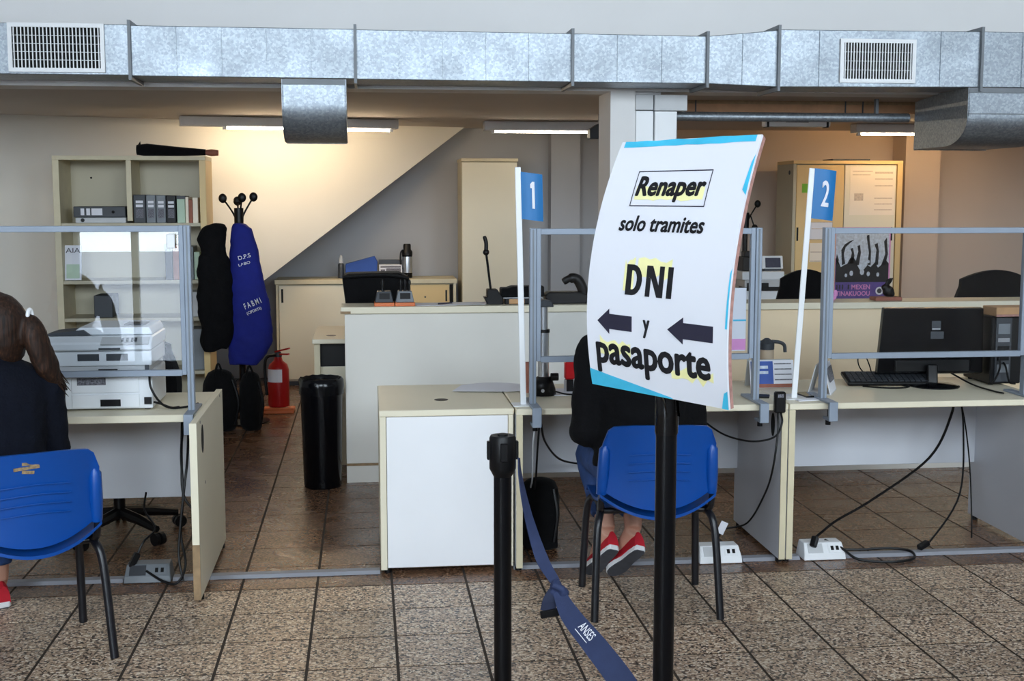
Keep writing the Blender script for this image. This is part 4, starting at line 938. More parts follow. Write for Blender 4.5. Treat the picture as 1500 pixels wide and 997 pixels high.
# ---- numbered flags on leaning white poles
def flag(num, label, p0, p1, w, h, zt):
    t = thing('number_flag', label, 'sign', p0)
    p0 = Vector(p0); p1 = Vector(p1)
    MB().beam(p0, p1, 0.026, 0.008, (0, 1, 0)).build('pole', 'white_plastic', t, bevel=0.002)
    MB().box(p0.x - 0.05, p0.x + 0.06, p0.y - 0.05, p0.y + 0.05, DZ + 0.0005, DZ + 0.004).build('base_plate', 'white_plastic', t)
    d = (p1 - p0).normalized(); ax = Vector((1, 0.0, 0.0)); lean = d.x / d.z
    def P(u, v, off=0.0):
        z = zt - h + h * v
        x = p0.x + (z - p0.z) * lean + 0.012 + w * u
        y = p0.y + (p1.y - p0.y) * (z - p0.z) / (p1.z - p0.z) - 0.006 - 0.012 * math.sin(u * math.pi) - off
        return (x, y, z - 0.012 * u)
    f = MB().sheet(lambda u, v: (P(u, v), (0, 1, 0)), 10, 6, 0.004).build('flag_plate', 'flag_blue', t, smooth=True)
    if num == '1':
        tm = MB().add([(.40, .68, 0), (.40, .76, 0), (.50, .82, 0), (.60, .82, 0), (.60, .25, 0), (.48, .25, 0), (.48, .68, 0)], [(0, 1, 2, 6), (6, 2, 3), (6, 3, 4, 5)])
    else:
        tm = bold(num, 0.34, 0.70, 0.26, 0.78, 0.02, 0.008)
    tm.v = [Vector(P(q.x, q.y, 0.0035)) for q in tm.v]
    tm.build('numeral', 'white_paper', f)
flag('1', 'blue flag with a white number 1 on a white pole', (0.690, 5.52, DZ + 0.002), (0.664, 5.52, 1.785), 0.095, 0.205, 1.765)
flag('2', 'blue flag with a white number 2 on a leaning white pole', (1.950, 5.56, DZ + 0.002), (2.008, 5.56, 1.785), 0.10, 0.225, 1.785)

# ================================================================== THINGS ON THE DESKS
# ---- big white printer
pr = thing('laser_printer', 'large white multifunction printer on the left desk behind the partition', 'printer', (-1.12, 5.75, 0.737))
PX0, PX1, PY0, PY1 = -1.335, -0.925, 5.56, 5.93
MB().box(PX0, PX1, PY0, PY1, 0.745, 0.905).build('paper_cassette', 'printer_white', pr, bevel=0.008, segs=2)
b = MB().box(PX0 + 0.07, PX1 - 0.055, PY0 - 0.006, PY0, 0.75, 0.81).build('tray_front', 'printer_white', pr, bevel=0.003)
MB().box(-1.145, -1.06, PY0 - 0.008, PY0 - 0.005, 0.757, 0.787).build('tray_handle', 'black_plastic', b)
MB().box(PX0 + 0.07, PX1 - 0.055, PY0 - 0.005, PY0, 0.816, 0.902).build('front_door', 'printer_white', pr, bevel=0.003)
MB().box(-1.24, -1.12, PY0 - 0.0062, PY0 - 0.0052, 0.85, 0.882).build('type_label', 'print_marks', pr)
MB().box(PX0, PX1 - 0.01, PY0 + 0.01, PY1, 0.907, 0.93).build('waist', 'light_grey', pr)
MB().box(PX0, PX1, PY0, PY1, 0.932, 1.0).build('upper_body', 'printer_white', pr, bevel=0.008, segs=2)
for x in (-1.235, -1.115): MB().box(x, x + 0.09, PY0 - 0.002, PY0 + 0.004, 0.955, 0.985).build('grip_slot', 'dark_grey', pr)
MB().box(-1.15, -1.07, PY0 - 0.001, PY0 + 0.004, 0.911, 0.919).build('paper_slot', 'black_plastic', pr)
MB().prism([(PY0 - 0.03, 1.002), (PY1, 1.002), (PY1, 1.06), (PY0 + 0.02, 1.06), (PY0 - 0.03, 1.035)], 'x', PX0 - 0.03, PX1 + 0.005).build('scanner_bed', 'printer_white', pr, bevel=0.006)
cp = MB().obox((-1.03, PY0 - 0.018, 1.042), (0.2, 0.05, 0.006), (R(32), 0, 0)).build('control_panel', 'light_grey', pr)
for k, x in enumerate((-1.04, -1.02, -1.00, -0.985)): MB().obox((x, PY0 - 0.0215, 1.0475), (0.009, 0.022, 0.004), (R(32), 0, 0)).build('button', 'dark_grey', cp)
MB().box(-1.14, -1.05, PY0 - 0.032, PY0 - 0.026, 1.006, 1.014).build('badge', 'dark_grey', pr)
MB().prism([(PX0 + 0.06, 1.062), (PX1, 1.062), (PX1 - 0.015, 1.095), (PX0 + 0.10, 1.095)], 'y', PY0 + 0.05, PY1).build('document_feeder', 'printer_white', pr, bevel=0.008, segs=2)
MB().prism([(PX0 - 0.05, 1.062), (PX0 + 0.15, 1.062), (PX0 + 0.12, 1.085), (PX0 - 0.02, 1.072)], 'y', PY0 + 0.03, PY0 + 0.2).build('document_tray', 'dark_grey', pr)
MB().box(-1.06, -0.97, PY0 + 0.12, PY0 + 0.25, 1.0955, 1.1).build('feeder_slot', 'dark_grey', pr)
MB().box(PX1 - 0.03, PX1 - 0.012, PY0 - 0.002, PY0 + 0.002, 0.90, 0.935).build('side_latch', 'dark_grey', pr)
MB().box(PX1 - 0.035, PX1 - 0.005, PY0 - 0.012, PY0 + 0.002, 0.765, 0.795).build('power_plug', 'black_plastic', pr)
for x in (PX0 + .03, PX1 - .03):
    for y in (PY0 + .04, PY1 - .04): MB().cyl((x, y, 0.737), (x, y, 0.746), 0.014, n=8).build('foot', 'dark_grey', pr)
def cable(label, pts, r=0.004, m='black_plastic', plug=None, n=7, cat='cable', name='cable'):
    P = curve_pts(pts, n)
    t = thing(name, label, cat, pts[0])
    MB().tube(P, r, 6).build('cord', m, t, smooth=True)
    if plug: MB().beam(plug[0], plug[1], 0.03, 0.026).build('plug', m, t, bevel=0.005)
    return t
cable('black power cable leaving the white printer across the left desk', [(-0.935, 5.545, 0.90), (-0.925, 5.52, 0.84), (-0.89, 5.53, 0.775), (-0.85, 5.56, 0.745), (-0.79, 5.6, 0.742), (-0.75, 5.68, 0.743)], 0.005)
cable('short black lead from the printer plug on the left desk', [(-0.92, 5.545, 0.775), (-0.89, 5.55, 0.765), (-0.85, 5.575, 0.744), (-0.82, 5.60, 0.742)], 0.005)
# ---- telescopic camera stand
tx, ty = 0.818, 5.79
t = thing('telescopic_stand', 'silver telescopic camera stand on a black swivel foot behind the partition', 'stand', (tx, ty, DZ))
MB().cyl((tx, ty, DZ + 0.085), (tx, ty, 1.03), 0.026, n=20).build('lower_tube', 'alu', t, smooth=True)
MB().cyl((tx, ty, 1.03), (tx, ty, 1.045), 0.029, n=20).build('lock_ring', 'black_plastic', t, smooth=True)
MB().cyl((tx, ty, 1.045), (tx, ty, 1.15), 0.020, n=20).build('upper_tube', 'alu', t, smooth=True)
MB().prism([(tx - 0.03, 1.15), (tx + 0.045, 1.15), (tx + 0.035, 1.178), (tx - 0.005, 1.185), (tx - 0.03, 1.17)], 'y', ty - 0.03, ty + 0.03).build('camera_head', 'dark_grey', t, bevel=0.004)
mb = MB().ball((tx - 0.01, ty - 0.02, DZ + 0.045), 0.045, 14, (1.0, 1, 0.95)).loft([ering((tx + 0.0, ty, DZ + z), 0.055 * k, 0.05 * k, n=18) for z, k in ((0.0, 1.1), (0.03, 1.05), (0.07, .8), (0.09, .6))])
remesh_build(mb, 'swivel_foot', 'black_plastic', t, 0.007, 3)
MB().cyl((tx + 0.03, ty - 0.03, 0.825), (tx + 0.065, ty - 0.03, 0.825), 0.018, n=14).build('clamp_knob', 'black_plastic', t, smooth=True)
MB().cyl((tx - 0.012, ty - 0.062, DZ + 0.03), (tx - 0.012, ty - 0.066, DZ + 0.03), 0.008, n=10).build('screw', 'alu', t)
cable('thin black cable from the telescopic stand across the middle desk', [(tx + 0.05, ty - 0.02, DZ + 0.02), (tx + 0.12, ty - 0.03, DZ + 0.006), (tx + 0.25, ty, DZ + 0.006), (tx + 0.4, ty + 0.05, DZ + 0.006)], 0.004)
t = thing('rubber_stamp', 'red topped rubber stamp standing on the middle desk', 'stamp', (0.955, 5.88, DZ))
MB().box(0.933, 0.977, 5.86, 5.90, DZ, DZ + 0.06).build('stamp_body', 'black_plastic', t, bevel=0.003)
MB().box(0.931, 0.979, 5.858, 5.902, DZ + 0.062, DZ + 0.145).build('stamp_grip', 'red_plastic', t, bevel=0.006)
for x in (0.925, 0.97): MB().box(x, x + 0.012, 5.853, 5.858, DZ, DZ + 0.062).build('spring_arm', 'alu', t)
o = MB().cyl((0.755, 5.88, DZ), (0.755, 5.88, DZ + 0.145), 0.02, 0.014, n=14).build('glue_bottle', 'book_brown', None, smooth=True, loc=(0.755, 5.88, DZ)); tag(o, 'dark red small bottle beside the telescopic stand', 'bottle')
o = MB().obox((0.93, 5.86, DZ + 0.003), (0.16, 0.2, 0.004), (0, 0, R(8))).build('paper_pad', 'white_paper', None, loc=(0.93, 5.86, DZ)); tag(o, 'white paper pad under the red stamp on the middle desk', 'paper')
# ---- calendars, bottle, adapter
t = thing('desk_calendar', 'desk calendar with a dark blue picture half on the middle desk', 'calendar', (1.95, 5.93, DZ))
MB().obox((1.955, 5.90, DZ + 0.066), (0.22, 0.004, 0.135), (R(-14), 0, 0)).build('front_board', 'white_paper', t)
MB().obox((1.955, 5.965, DZ + 0.066), (0.22, 0.004, 0.135), (R(14), 0, 0)).build('back_board', 'light_grey', t)
MB().obox((1.905, 5.896, DZ + 0.072), (0.11, 0.002, 0.115), (R(-14), 0, 0)).build('picture', 'box_blue', t)
for z in (0.04, 0.065, 0.09, 0.115): MB().obox((2.01, 5.8955 + (z - .066) * .25, DZ + z), (0.085, 0.0015, 0.005), (R(-14), 0, 0)).build('print', 'print_marks', t)
MB().obox((1.955, 5.8795, DZ + 0.012), (0.215, 0.0015, 0.018), (R(-14), 0, 0)).build('red_band', 'book_brown', t)
for z, x, w in ((0.10, 1.905, .06), (0.075, 1.90, .07)): MB().obox((x, 5.893 + (z - .066) * .25, DZ + z), (w, 0.0015, 0.014), (R(-14), 0, R(0))).build('print_pale', 'poster_sky', t)
t = thing('desk_calendar', 'desk calendar seen from its side behind the right partition clamp', 'calendar', (2.16, 5.75, DZ))
m_ = Matrix.Translation((2.15, 5.74, DZ)) @ Matrix.Rotation(R(62), 4, 'Z')
MB().obox((0, -0.035, 0.07), (0.20, 0.004, 0.145), (R(-14), 0, 0)).xf(m_).build('front_board', 'white_paper', t)
MB().obox((0, 0.035, 0.07), (0.20, 0.004, 0.145), (R(14), 0, 0)).xf(m_).build('back_board', 'light_grey', t)
MB().obox((0.0, -0.0385, 0.09), (0.14, 0.0015, 0.07), (R(-14), 0, 0)).xf(m_).build('print', 'print_marks', t)
MB().box(-0.1, 0.1, -0.055, 0.055, 0.0, 0.004).xf(m_).build('base_board', 'light_grey', t)
t = thing('vacuum_jug', 'beige vacuum jug with a grey lid and handle behind the calendar', 'jug', (1.985, 6.08, DZ))
MB().lathe((1.985, 6.08, DZ), [(0.034, 0), (0.036, 0.005), (0.036, 0.165)], 20).build('body', 'bottle_tan', t, smooth=True)
MB().lathe((1.985, 6.08, DZ), [(0.037, 0.166), (0.038, 0.195), (0.024, 0.212), (0.01, 0.222)], 20).build('lid', 'dark_grey', t, smooth=True)
MB().tube([(1.985, 6.08, DZ + 0.2), (1.93, 6.08, DZ + 0.202)], [0.014, 0.006], 8).build('spout', 'dark_grey', t, smooth=True)
MB().tube(curve_pts([(2.01, 6.08, DZ + 0.205), (2.05, 6.08, DZ + 0.2), (2.075, 6.08, DZ + 0.185), (2.08, 6.08, DZ + 0.15)], 5), 0.009, 8).build('handle', 'dark_grey', t, smooth=True)
t = thing('power_adapter', 'black power adapter hanging at the front edge of the middle desk', 'adapter', (1.86, 5.40, 0.7))
MB().box(1.80, 1.85, 5.375, 5.405, 0.70, 0.795).build('adapter_body', 'black_plastic', t, bevel=0.006)
MB().box(1.812, 1.838, 5.374, 5.376, 0.77, 0.785).build('label', 'print_marks', t)
for k, q in enumerate(([(1.818, 5.39, 0.70), (1.81, 5.36, 0.62), (1.79, 5.36, 0.45), (1.80, 5.5, 0.30), (1.76, 5.62, 0.14), (1.66, 5.66, 0.10), (1.60, 5.58, 0.06)], [(1.832, 5.39, 0.70), (1.828, 5.36, 0.66), (1.80, 5.36, 0.60), (1.73, 5.38, 0.575), (1.66, 5.42, 0.575), (1.58, 5.46, 0.60), (1.50, 5.5, 0.66), (1.48, 5.5, 0.705)])):
    cable(['black cable hanging from the power adapter down to the floor socket box', 'thin black cable looping from the adapter under the middle desk'][k], q, 0.0045)
for k, (x, y, w, d, rz, lab) in enumerate([(1.99, 5.58, 0.13, 0.2, 10, 'white card under the number two pole'), (2.035, 5.62, 0.07, 0.13, 5, 'black phone lying beside the number two pole')]):
    o = MB().obox((x, y, DZ + (0.002 if k == 0 else 0.006)), (w, d, 0.003 if k == 0 else 0.009), (0, 0, R(rz))).build(['card_sheet', 'mobile_phone'][k], ['white_paper', 'black_gloss'][k], None, loc=(x, y, DZ)); tag(o, lab, ['paper', 'phone'][k])
o = MB().obox((1.80, 5.62, DZ + 0.005), (0.1, 0.07, 0.008), (0, 0, R(-20))).build('card_wallet', 'black_plastic', None, loc=(1.80, 5.62, DZ)); tag(o, 'flat black wallet beside the right upright of the middle partition', 'wallet')
# ---- monitor, keyboard, tower
mo = thing('computer_monitor', 'black computer monitor seen from behind on the right desk', 'monitor', (2.75, 5.86, DZ))
m_ = Matrix.Translation((2.765, 5.88, 0)) @ Matrix.Rotation(R(-3), 4, 'Z') @ Matrix.Rotation(R(-3), 4, 'X')
MB().loft([[Vector(q) for q in ((-0.272, y, z0), (0.262, y, z0), (0.262, y, z1), (-0.24, y, z1))] for y, z0, z1 in ((-0.02, 0.792, 1.112), (0.02, 0.785, 1.118))]).xf(m_).build('housing', 'black_gloss', mo, bevel=0.006, segs=2)
MB().box(-0.235, 0.235, 0.0201, 0.022, 0.80, 1.10).xf(m_).build('screen', 'black_gloss', mo)
MB().loft([[Vector((x * k, y, z)) for x, z in ((-0.19, 0.80), (0.20, 0.80), (0.20, 0.86), (-0.19, 0.86))] for y, k in ((-0.0202, 1.0), (-0.03, 0.95))]).xf(m_).build('back_bulge', 'black_plastic', mo, bevel=0.003)
MB().box(0.0, 0.045, -0.0222, -0.0202, 1.005, 1.05).xf(m_).build('vesa_label', 'dark_grey', mo)
MB().box(0.002, 0.042, -0.0232, -0.0223, 1.008, 1.014).xf(m_).build('badge', 'light_grey', mo)
MB().box(-0.005, 0.06, -0.0222, -0.0202, 0.962, 0.998).xf(m_).build('type_label', 'dark_grey', mo)
MB().box(-0.01, 0.012, -0.0312, -0.0302, 0.83, 0.836).xf(m_).build('badge', 'light_grey', mo)
MB().beam((2.75, 5.85, DZ + 0.01), (2.755, 5.87, 0.84), 0.05, 0.03).build('neck', 'black_plastic', mo, bevel=0.006)
MB().lathe((2.76, 5.85, DZ), [(0.12, 0), (0.12, 0.006), (0.10, 0.012), (0.03, 0.02)], 28).build('foot', 'black_gloss', mo, smooth=True)
t = thing('computer_keyboard', 'black keyboard leaning behind the monitor foot on the right desk', 'keyboard', (2.55, 5.92, DZ))
m_ = Matrix.Translation((2.555, 5.93, DZ + 0.03)) @ Matrix.Rotation(R(-6), 4, 'Z') @ Matrix.Rotation(R(14), 4, 'X')
MB().box(-0.215, 0.215, -0.075, 0.075, -0.01, 0.01).xf(m_).build('case', 'black_plastic', t, bevel=0.008, segs=2)
kb = MB()
for r_ in range(5):
    for c_ in range(15): kb.box(-0.2 + c_ * 0.0268, -0.2 + c_ * 0.0268 + 0.022, -0.062 + r_ * 0.0255, -0.062 + r_ * 0.0255 + 0.021, 0.0101, 0.0145)
kk = kb.xf(m_).build('keys', 'dark_grey', t); kk['kind'] = 'stuff'
cable('black mouse lead looping in front of the keyboard', [(2.40, 5.86, DZ + 0.005), (2.48, 5.80, DZ + 0.005), (2.56, 5.78, DZ + 0.006), (2.62, 5.82, DZ + 0.006), (2.60, 5.87, DZ + 0.006)], 0.004)
cable('thin black wire loop standing up behind the keyboard', [(2.52, 6.05, DZ + 0.005), (2.46, 6.05, DZ + 0.07), (2.45, 6.05, DZ + 0.12), (2.48, 6.05, DZ + 0.135), (2.51, 6.05, DZ + 0.08), (2.53, 6.05, DZ + 0.01)], 0.003)
cable('black cable falling over the right desk under the monitor', [(2.83, 5.95, 0.82), (2.90, 5.9, 0.775), (2.94, 5.8, 0.745), (2.95, 5.62, 0.742), (2.96, 5.55, 0.743)], 0.0045)
tw = thing('computer_tower', 'dark computer tower with a grey front at the right edge of the right desk', 'computer', (3.09, 5.85, DZ))
MB().box(3.04, 3.20, 5.84, 6.12, DZ + 0.008, 1.075).build('case', 'black_plastic', tw, bevel=0.005)
MB().box(3.06, 3.14, 5.832, 5.84, DZ + 0.02, 1.07).build('rear_panel', 'dark_grey', tw)
for z0, z1, m in ((0.80, 0.84, 'mid_grey'), (0.86, 0.93, 'black_plastic'), (0.95, 0.97, 'alu'), (0.99, 1.04, 'mid_grey')): MB().box(3.07, 3.13, 5.8295, 5.8325, z0, z1).build('port_plate', m, tw)
for x in (3.06, 3.18):
    for y in (5.87, 6.08): MB().cyl((x, y, DZ), (x, y, DZ + 0.009), 0.012, n=8).build('foot', 'black_plastic', tw)
for k, x in enumerate((3.07, 3.10)): cable(['black cable down the left of the computer tower', 'black cable down the right of the computer tower'][k], [(x, 5.825, 0.90 - k * .05), (x + 0.005, 5.81, 0.83), (x - 0.03 + 0.05 * k, 5.80, 0.76), (x - 0.04 + .1 * k, 5.83, 0.745)], 0.005)
t = thing('cardboard_box', 'flat brown cardboard box on top of the computer tower', 'box', (3.15, 5.95, 1.077))
MB().box(3.045, 3.42, 5.81, 5.95, 1.078, 1.122).build('carton', 'cardboard', t, bevel=0.003)
MB().box(3.043, 3.42, 5.803, 5.81, 1.078, 1.088).build('flap', 'cardboard_edge', t)
for k, q in enumerate(([(2.93, 5.98, 0.70), (2.83, 5.80, 0.60), (2.66, 5.66, 0.42), (2.36, 5.60, 0.24), (2.18, 5.58, 0.15), (2.08, 5.50, 0.12), (2.035, 5.47, 0.10)], [(2.955, 5.98, 0.70), (2.92, 5.85, 0.52), (2.80, 5.62, 0.25), (2.62, 5.52, 0.06), (2.56, 5.50, 0.035)], [(2.945, 5.98, 0.70), (2.95, 5.9, 0.55), (2.935, 5.80, 0.35), (2.915, 5.72, 0.12), (2.91, 5.70, 0.01)])):
    cable(['thick black cable slanting from the right desk to the floor socket box', 'black cable ending in a loose plug on the floor strip', 'thin black cable hanging straight down under the right desk'][k], q, (0.0065, 0.0045, 0.004)[k], plug=((2.60, 5.51, 0.05), (2.545, 5.49, 0.03)) if k == 1 else (((2.04, 5.475, 0.105), (2.02, 5.455, 0.062)) if k == 0 else None))
cable('black extension lead coiled on the floor beside the right socket box', [(2.10, 5.52, 0.075), (2.16, 5.46, 0.05), (2.22, 5.40, 0.012), (2.36, 5.36, 0.008), (2.48, 5.40, 0.008), (2.50, 5.48, 0.02), (2.42, 5.53, 0.022), (2.28, 5.53, 0.02), (2.20, 5.54, 0.02)], 0.006)
# cables under left desk
for k, q in enumerate(([(-0.815, 5.75, 0.70), (-0.815, 5.58, 0.55), (-0.80, 5.5, 0.38), (-0.815, 5.5, 0.2), (-0.79, 5.44, 0.08), (-0.82, 5.40, 0.012), (-0.88, 5.42, 0.012), (-0.96, 5.46, 0.05)], [(-0.83, 5.75, 0.70), (-0.81, 5.55, 0.5), (-0.795, 5.5, 0.36), (-0.72, 5.5, 0.27)], [(-0.80, 5.75, 0.70), (-0.785, 5.55, 0.52), (-0.795, 5.5, 0.4), (-0.82, 5.46, 0.14), (-0.80, 5.42, 0.012)])):
    cable(['black cable hanging under the left desk to the floor socket box', 'short black cable bending to the end panel of the left desk', 'black cable running down beside the end panel of the left desk'][k], q, 0.0055)
cable('black lead with a plug rising from the left floor socket box', [(-1.02, 5.49, 0.07), (-0.98, 5.52, 0.16), (-0.94, 5.6, 0.2), (-1.0, 5.7, 0.26), (-1.0, 5.75, 0.33)], 0.005, plug=((-1.03, 5.485, 0.06), (-1.0, 5.50, 0.12)))
cable('black cable falling from the clamp of the middle partition into the bag', [(0.745, 5.40, 0.66), (0.74, 5.42, 0.55), (0.745, 5.5, 0.42), (0.755, 5.62, 0.33)], 0.005)
cable('white and black lead beside the clamp of the middle partition', [(0.735, 5.42, 0.70), (0.725, 5.45, 0.58), (0.735, 5.55, 0.4), (0.74, 5.65, 0.33)], 0.004, 'light_grey')
cable('thin black cable hanging in a bow in front of the middle modesty panel', [(0.755, 5.41, 0.665), (0.80, 5.6, 0.55), (0.90, 5.85, 0.42), (1.02, 6.0, 0.36), (1.15, 6.05, 0.34)], 0.005)

# ---- floor raceway and socket boxes
rc = thing('floor_raceway', 'grey cable raceway running along the floor under the desks', 'cable raceway', (0.7, 5.5, 0))
for a, b in ((-2.3, -1.06), (-0.85, 0.045), (0.64, 1.475), (1.695, 1.965), (2.185, 3.6)):
    MB().prism([(5.46, 0.001), (5.535, 0.001), (5.52, 0.014), (5.475, 0.014)], 'x', a, b).build('raceway_length', 'strip_grey', rc)
def socket_box(label, x, m='white_plastic'):
    t = thing('floor_socket_box', label, 'socket box', (x, 5.5, 0))
    w = 0.1
    MB().loft([[Vector((x - w * k, ya, z)), Vector((x + w * k, ya, z)), Vector((x + w * k, yb, z)), Vector((x - w * k, yb, z))] for z, k, ya, yb in ((0.002, 1.0, 5.44, 5.56), (0.03, 0.97, 5.445, 5.555), (0.075, 0.9, 5.48, 5.55))]).build('box', m, t, bevel=0.003)
    rot = (math.atan2(0.045, 0.035), 0, 0)
    MB().obox((x - 0.042, 5.4615, 0.0525), (0.07, 0.046, 0.004), rot).build('socket_plate', 'light_grey' if m == 'white_plastic' else 'dark_grey', t)
    MB().obox((x + 0.05, 5.4615, 0.0525), (0.06, 0.046, 0.004), rot).build('socket_plate', m, t)
    for dx in (0.038, 0.062): MB().obox((x + dx, 5.459, 0.053), (0.013, 0.02, 0.004), rot).build('socket_hole', 'black_hole', t)
    return t
socket_box('white floor socket box behind the blue chair in the middle', 1.586)
socket_box('white floor socket box under the right desk', 2.076)
socket_box('grey floor socket box under the left desk', -0.954, 'mid_grey')
o = MB().obox((1.64, 5.62, 0.12), (0.035, 0.003, 0.06), (0, R(25), 0)).build('cable_tag', 'white_paper', None, loc=(1.64, 5.62, 0.1)); tag(o, 'small white paper tag on the cable behind the middle socket box', 'tag')
# ---- bag under the middle desk
t = thing('shoulder_bag', 'black bag standing under the middle desk beside the white fronted cabinet', 'bag', (0.80, 5.80, 0))
mb = MB().box(0.725, 0.885, 5.74, 5.88, 0.01, 0.30).loft([ering((0.805, 5.81, z), 0.085 * k, 0.075 * k, n=14) for z, k in ((0.0, .9), (0.1, 1.1), (0.25, 1.1), (0.32, .9), (0.335, .5))])
remesh_build(mb, 'body', 'black_fabric', t, 0.012, 5, 0.5, 0.006)
MB().tube(curve_pts([(0.86, 5.73, 0.30), (0.875, 5.715, 0.18), (0.86, 5.72, 0.05)], 5), 0.009, 6).build('strap', 'black_plastic', t)
# ================================================================== BLUE CHAIRS
def blue_chair(label):
    t = thing('stacking_chair', label, 'chair', (0, 0, 0), 'blue stacking chairs')
    def back(u, v):
        a = (u - .5) * 2
        zt = 0.785 - 0.018 * abs(a) ** 3 - 0.06 * max(0, abs(a) - .84) ** 2 * 40
        zb = 0.525 - 0.085 * (1 - a * a)
        z = zb + (zt - zb) * v
        hw = 0.222 + 0.012 * (1 - v)
        y = -0.235 + 0.055 * a * a - 0.055 * v + 0.015 * math.sin(math.pi * v)
        return ((a * hw, y, z), (0, 1, 0.1))
    b = MB().sheet(back, 22, 14, 0.012).build('backrest', 'chair_blue', t, smooth=True, merge=True)
    for s in (-1, 1):
        MB().tube([(s * .218, -.178, .50), (s * .216, -.195, .58), (s * .212, -.21, .68), (s * .21, -.213, .70)], [0.022, 0.024, 0.022, 0.008], 10).build('back_socket', 'chair_blue', b, smooth=True)
    for k in range(4):
        z = 0.56 + k * 0.035
        MB().tube([((i - 4) * .03, -0.237 + 0.055 * ((i - 4) * .03 / .22) ** 2 - 0.055 * ((z - .45) / .33) + 0.008, z + 0.006 * math.cos((i - 4) * .5)) for i in range(9)], 0.0022, 6).build('moulded_rib', 'chair_blue', b, smooth=True)
    def seat(u, v):
        a = (u - .5) * 2; y = -0.215 + 0.43 * v
        z = 0.448 - 0.020 * (1 - a * a) * math.sin(math.pi * min(1, v * 1.05)) - 0.05 * max(0, v - .8) ** 2 * 25 * .5 + 0.03 * max(0, .12 - v) * 4
        hw = 0.235 - 0.03 * max(0, .2 - v)
        e = max(0, 1 - v * 2.2) ** 1.5
        return ((a * hw * (1 - .06 * max(0, v - .7)), y - 0.06 * (1 - a * a) * e, z - 0.05 * (1 - a * a) * e + 0.03 * a * a * e), (0, 0, 1))
    MB().sheet(seat, 18, 16, 0.012).build('seat', 'chair_blue', t, smooth=True, merge=True)
    for s in (-1, 1):
        MB().tube(curve_pts([(s * .205, 0.06, .418), (s * .215, .14, .41), (s * .232, .185, .33), (s * .245, .22, 0.0)], 6), 0.0155, 10).build('leg', 'chair_black', t, smooth=True)
        MB().tube(curve_pts([(s * .205, -.04, .418), (s * .218, -.14, .41), (s * .235, -.185, .33), (s * .25, -.24, 0.0)], 6), 0.0155, 10).build('leg', 'chair_black', t, smooth=True)
        MB().tube([(s * .205, -.12, .418), (s * .205, .12, .418)], 0.0135, 10).build('side_rail', 'chair_black', t, smooth=True)
        MB().tube(curve_pts([(s * .215, -.12, .42), (s * .22, -.175, .45), (s * .218, -.19, .56)], 5), 0.013, 10).build('back_tube', 'chair_black', t, smooth=True)
    for y in (-.12, .12): MB().tube([(-.205, y, .415), (.205, y, .415)], 0.012, 10).build('cross_rail', 'chair_black', t, smooth=True)
    return t
c1 = blue_chair('blue plastic chair with black legs at the left edge under the woman')
c2 = copy_tree(c1)
c1.location = (-1.248, 4.658, 0); c1.rotation_euler.z = R(25)
c2.location = (1.135, 4.955, 0); c2.rotation_euler.z = R(-3); c2['label'] = 'blue plastic chair with black legs in the middle behind the sign post'
st = MB()
for k, (x, z, w) in enumerate([(-.03, .735, .085), (-.02, .75, .05), (-.025, .72, .04), (-.005, .742, .03)]): st.obox((x, -0.2745 - (z - .735) * .17, z), (w, 0.004, 0.011), (R(11), R(5 * k - 4), 0))
s_o = st.build('worn_sticker', 'sticker_brown', c1)
s_o.location = (0.0, 0.0, 0.0)

# ================================================================== PEOPLE
def shoe(parent, heel, d, upv):
    heel = Vector(heel); yv = Vector(d).normalized(); zv = Vector(upv); zv = (zv - yv * zv.dot(yv)).normalized(); xv = yv.cross(zv)
    M_ = Matrix((( xv.x, yv.x, zv.x, heel.x), (xv.y, yv.y, zv.y, heel.y), (xv.z, yv.z, zv.z, heel.z), (0, 0, 0, 1)))
    out = [(0.0, .018), (.01, .027), (.05, .031), (.11, .031), (.16, .040), (.2, .043), (.23, .036), (.25, .022), (.257, .006)]
    poly = [(w, y) for y, w in out] + [(-w, y) for y, w in reversed(out)]
    s = MB().prism(poly, 'z', 0.004, 0.026).xf(M_).build('shoe_sole', 'rubber_white', parent, bevel=0.003)
    MB().prism([(x * .93, .004 + y * .97) for x, y in poly], 'z', 0.0, 0.0045).xf(M_).build('sole_tread', 'sole_grey', s)
    rings = []
    for y, w, h in [(.006, .026, .07), (.03, .031, .085), (.07, .033, .085), (.11, .034, .075), (.15, .038, .058), (.19, .040, .045), (.225, .034, .035), (.248, .018, .018)]:
        rings.append([Vector((w * math.cos(a) * (1 if math.sin(a) < 0 else .85 + .15 * abs(math.cos(a))), y, .022 + (h * math.sin(a) if math.sin(a) > 0 else 0.004 * math.sin(a)))) for a in [k * 2 * math.pi / 16 for k in range(16)]])
    MB().loft(rings).xf(M_).build('shoe_upper', 'sneaker_red', s, smooth=True)
    MB().tube([M_ @ Vector((-.02, .12 + .02 * k, .085 - .011 * k + .012)) for k in range(4)], .004, 6).build('shoe_laces', 'rubber_white', s)
    return s
def limb(mb, pts, rs, n=12): mb.tube(curve_pts(pts, 6), [rs[min(len(rs) - 1, int(i / 6))] * (1 - (i % 6) / 6) + rs[min(len(rs) - 1, int(i / 6) + 1)] * ((i % 6) / 6) for i in range((len(pts) - 1) * 6 + 1)], n)
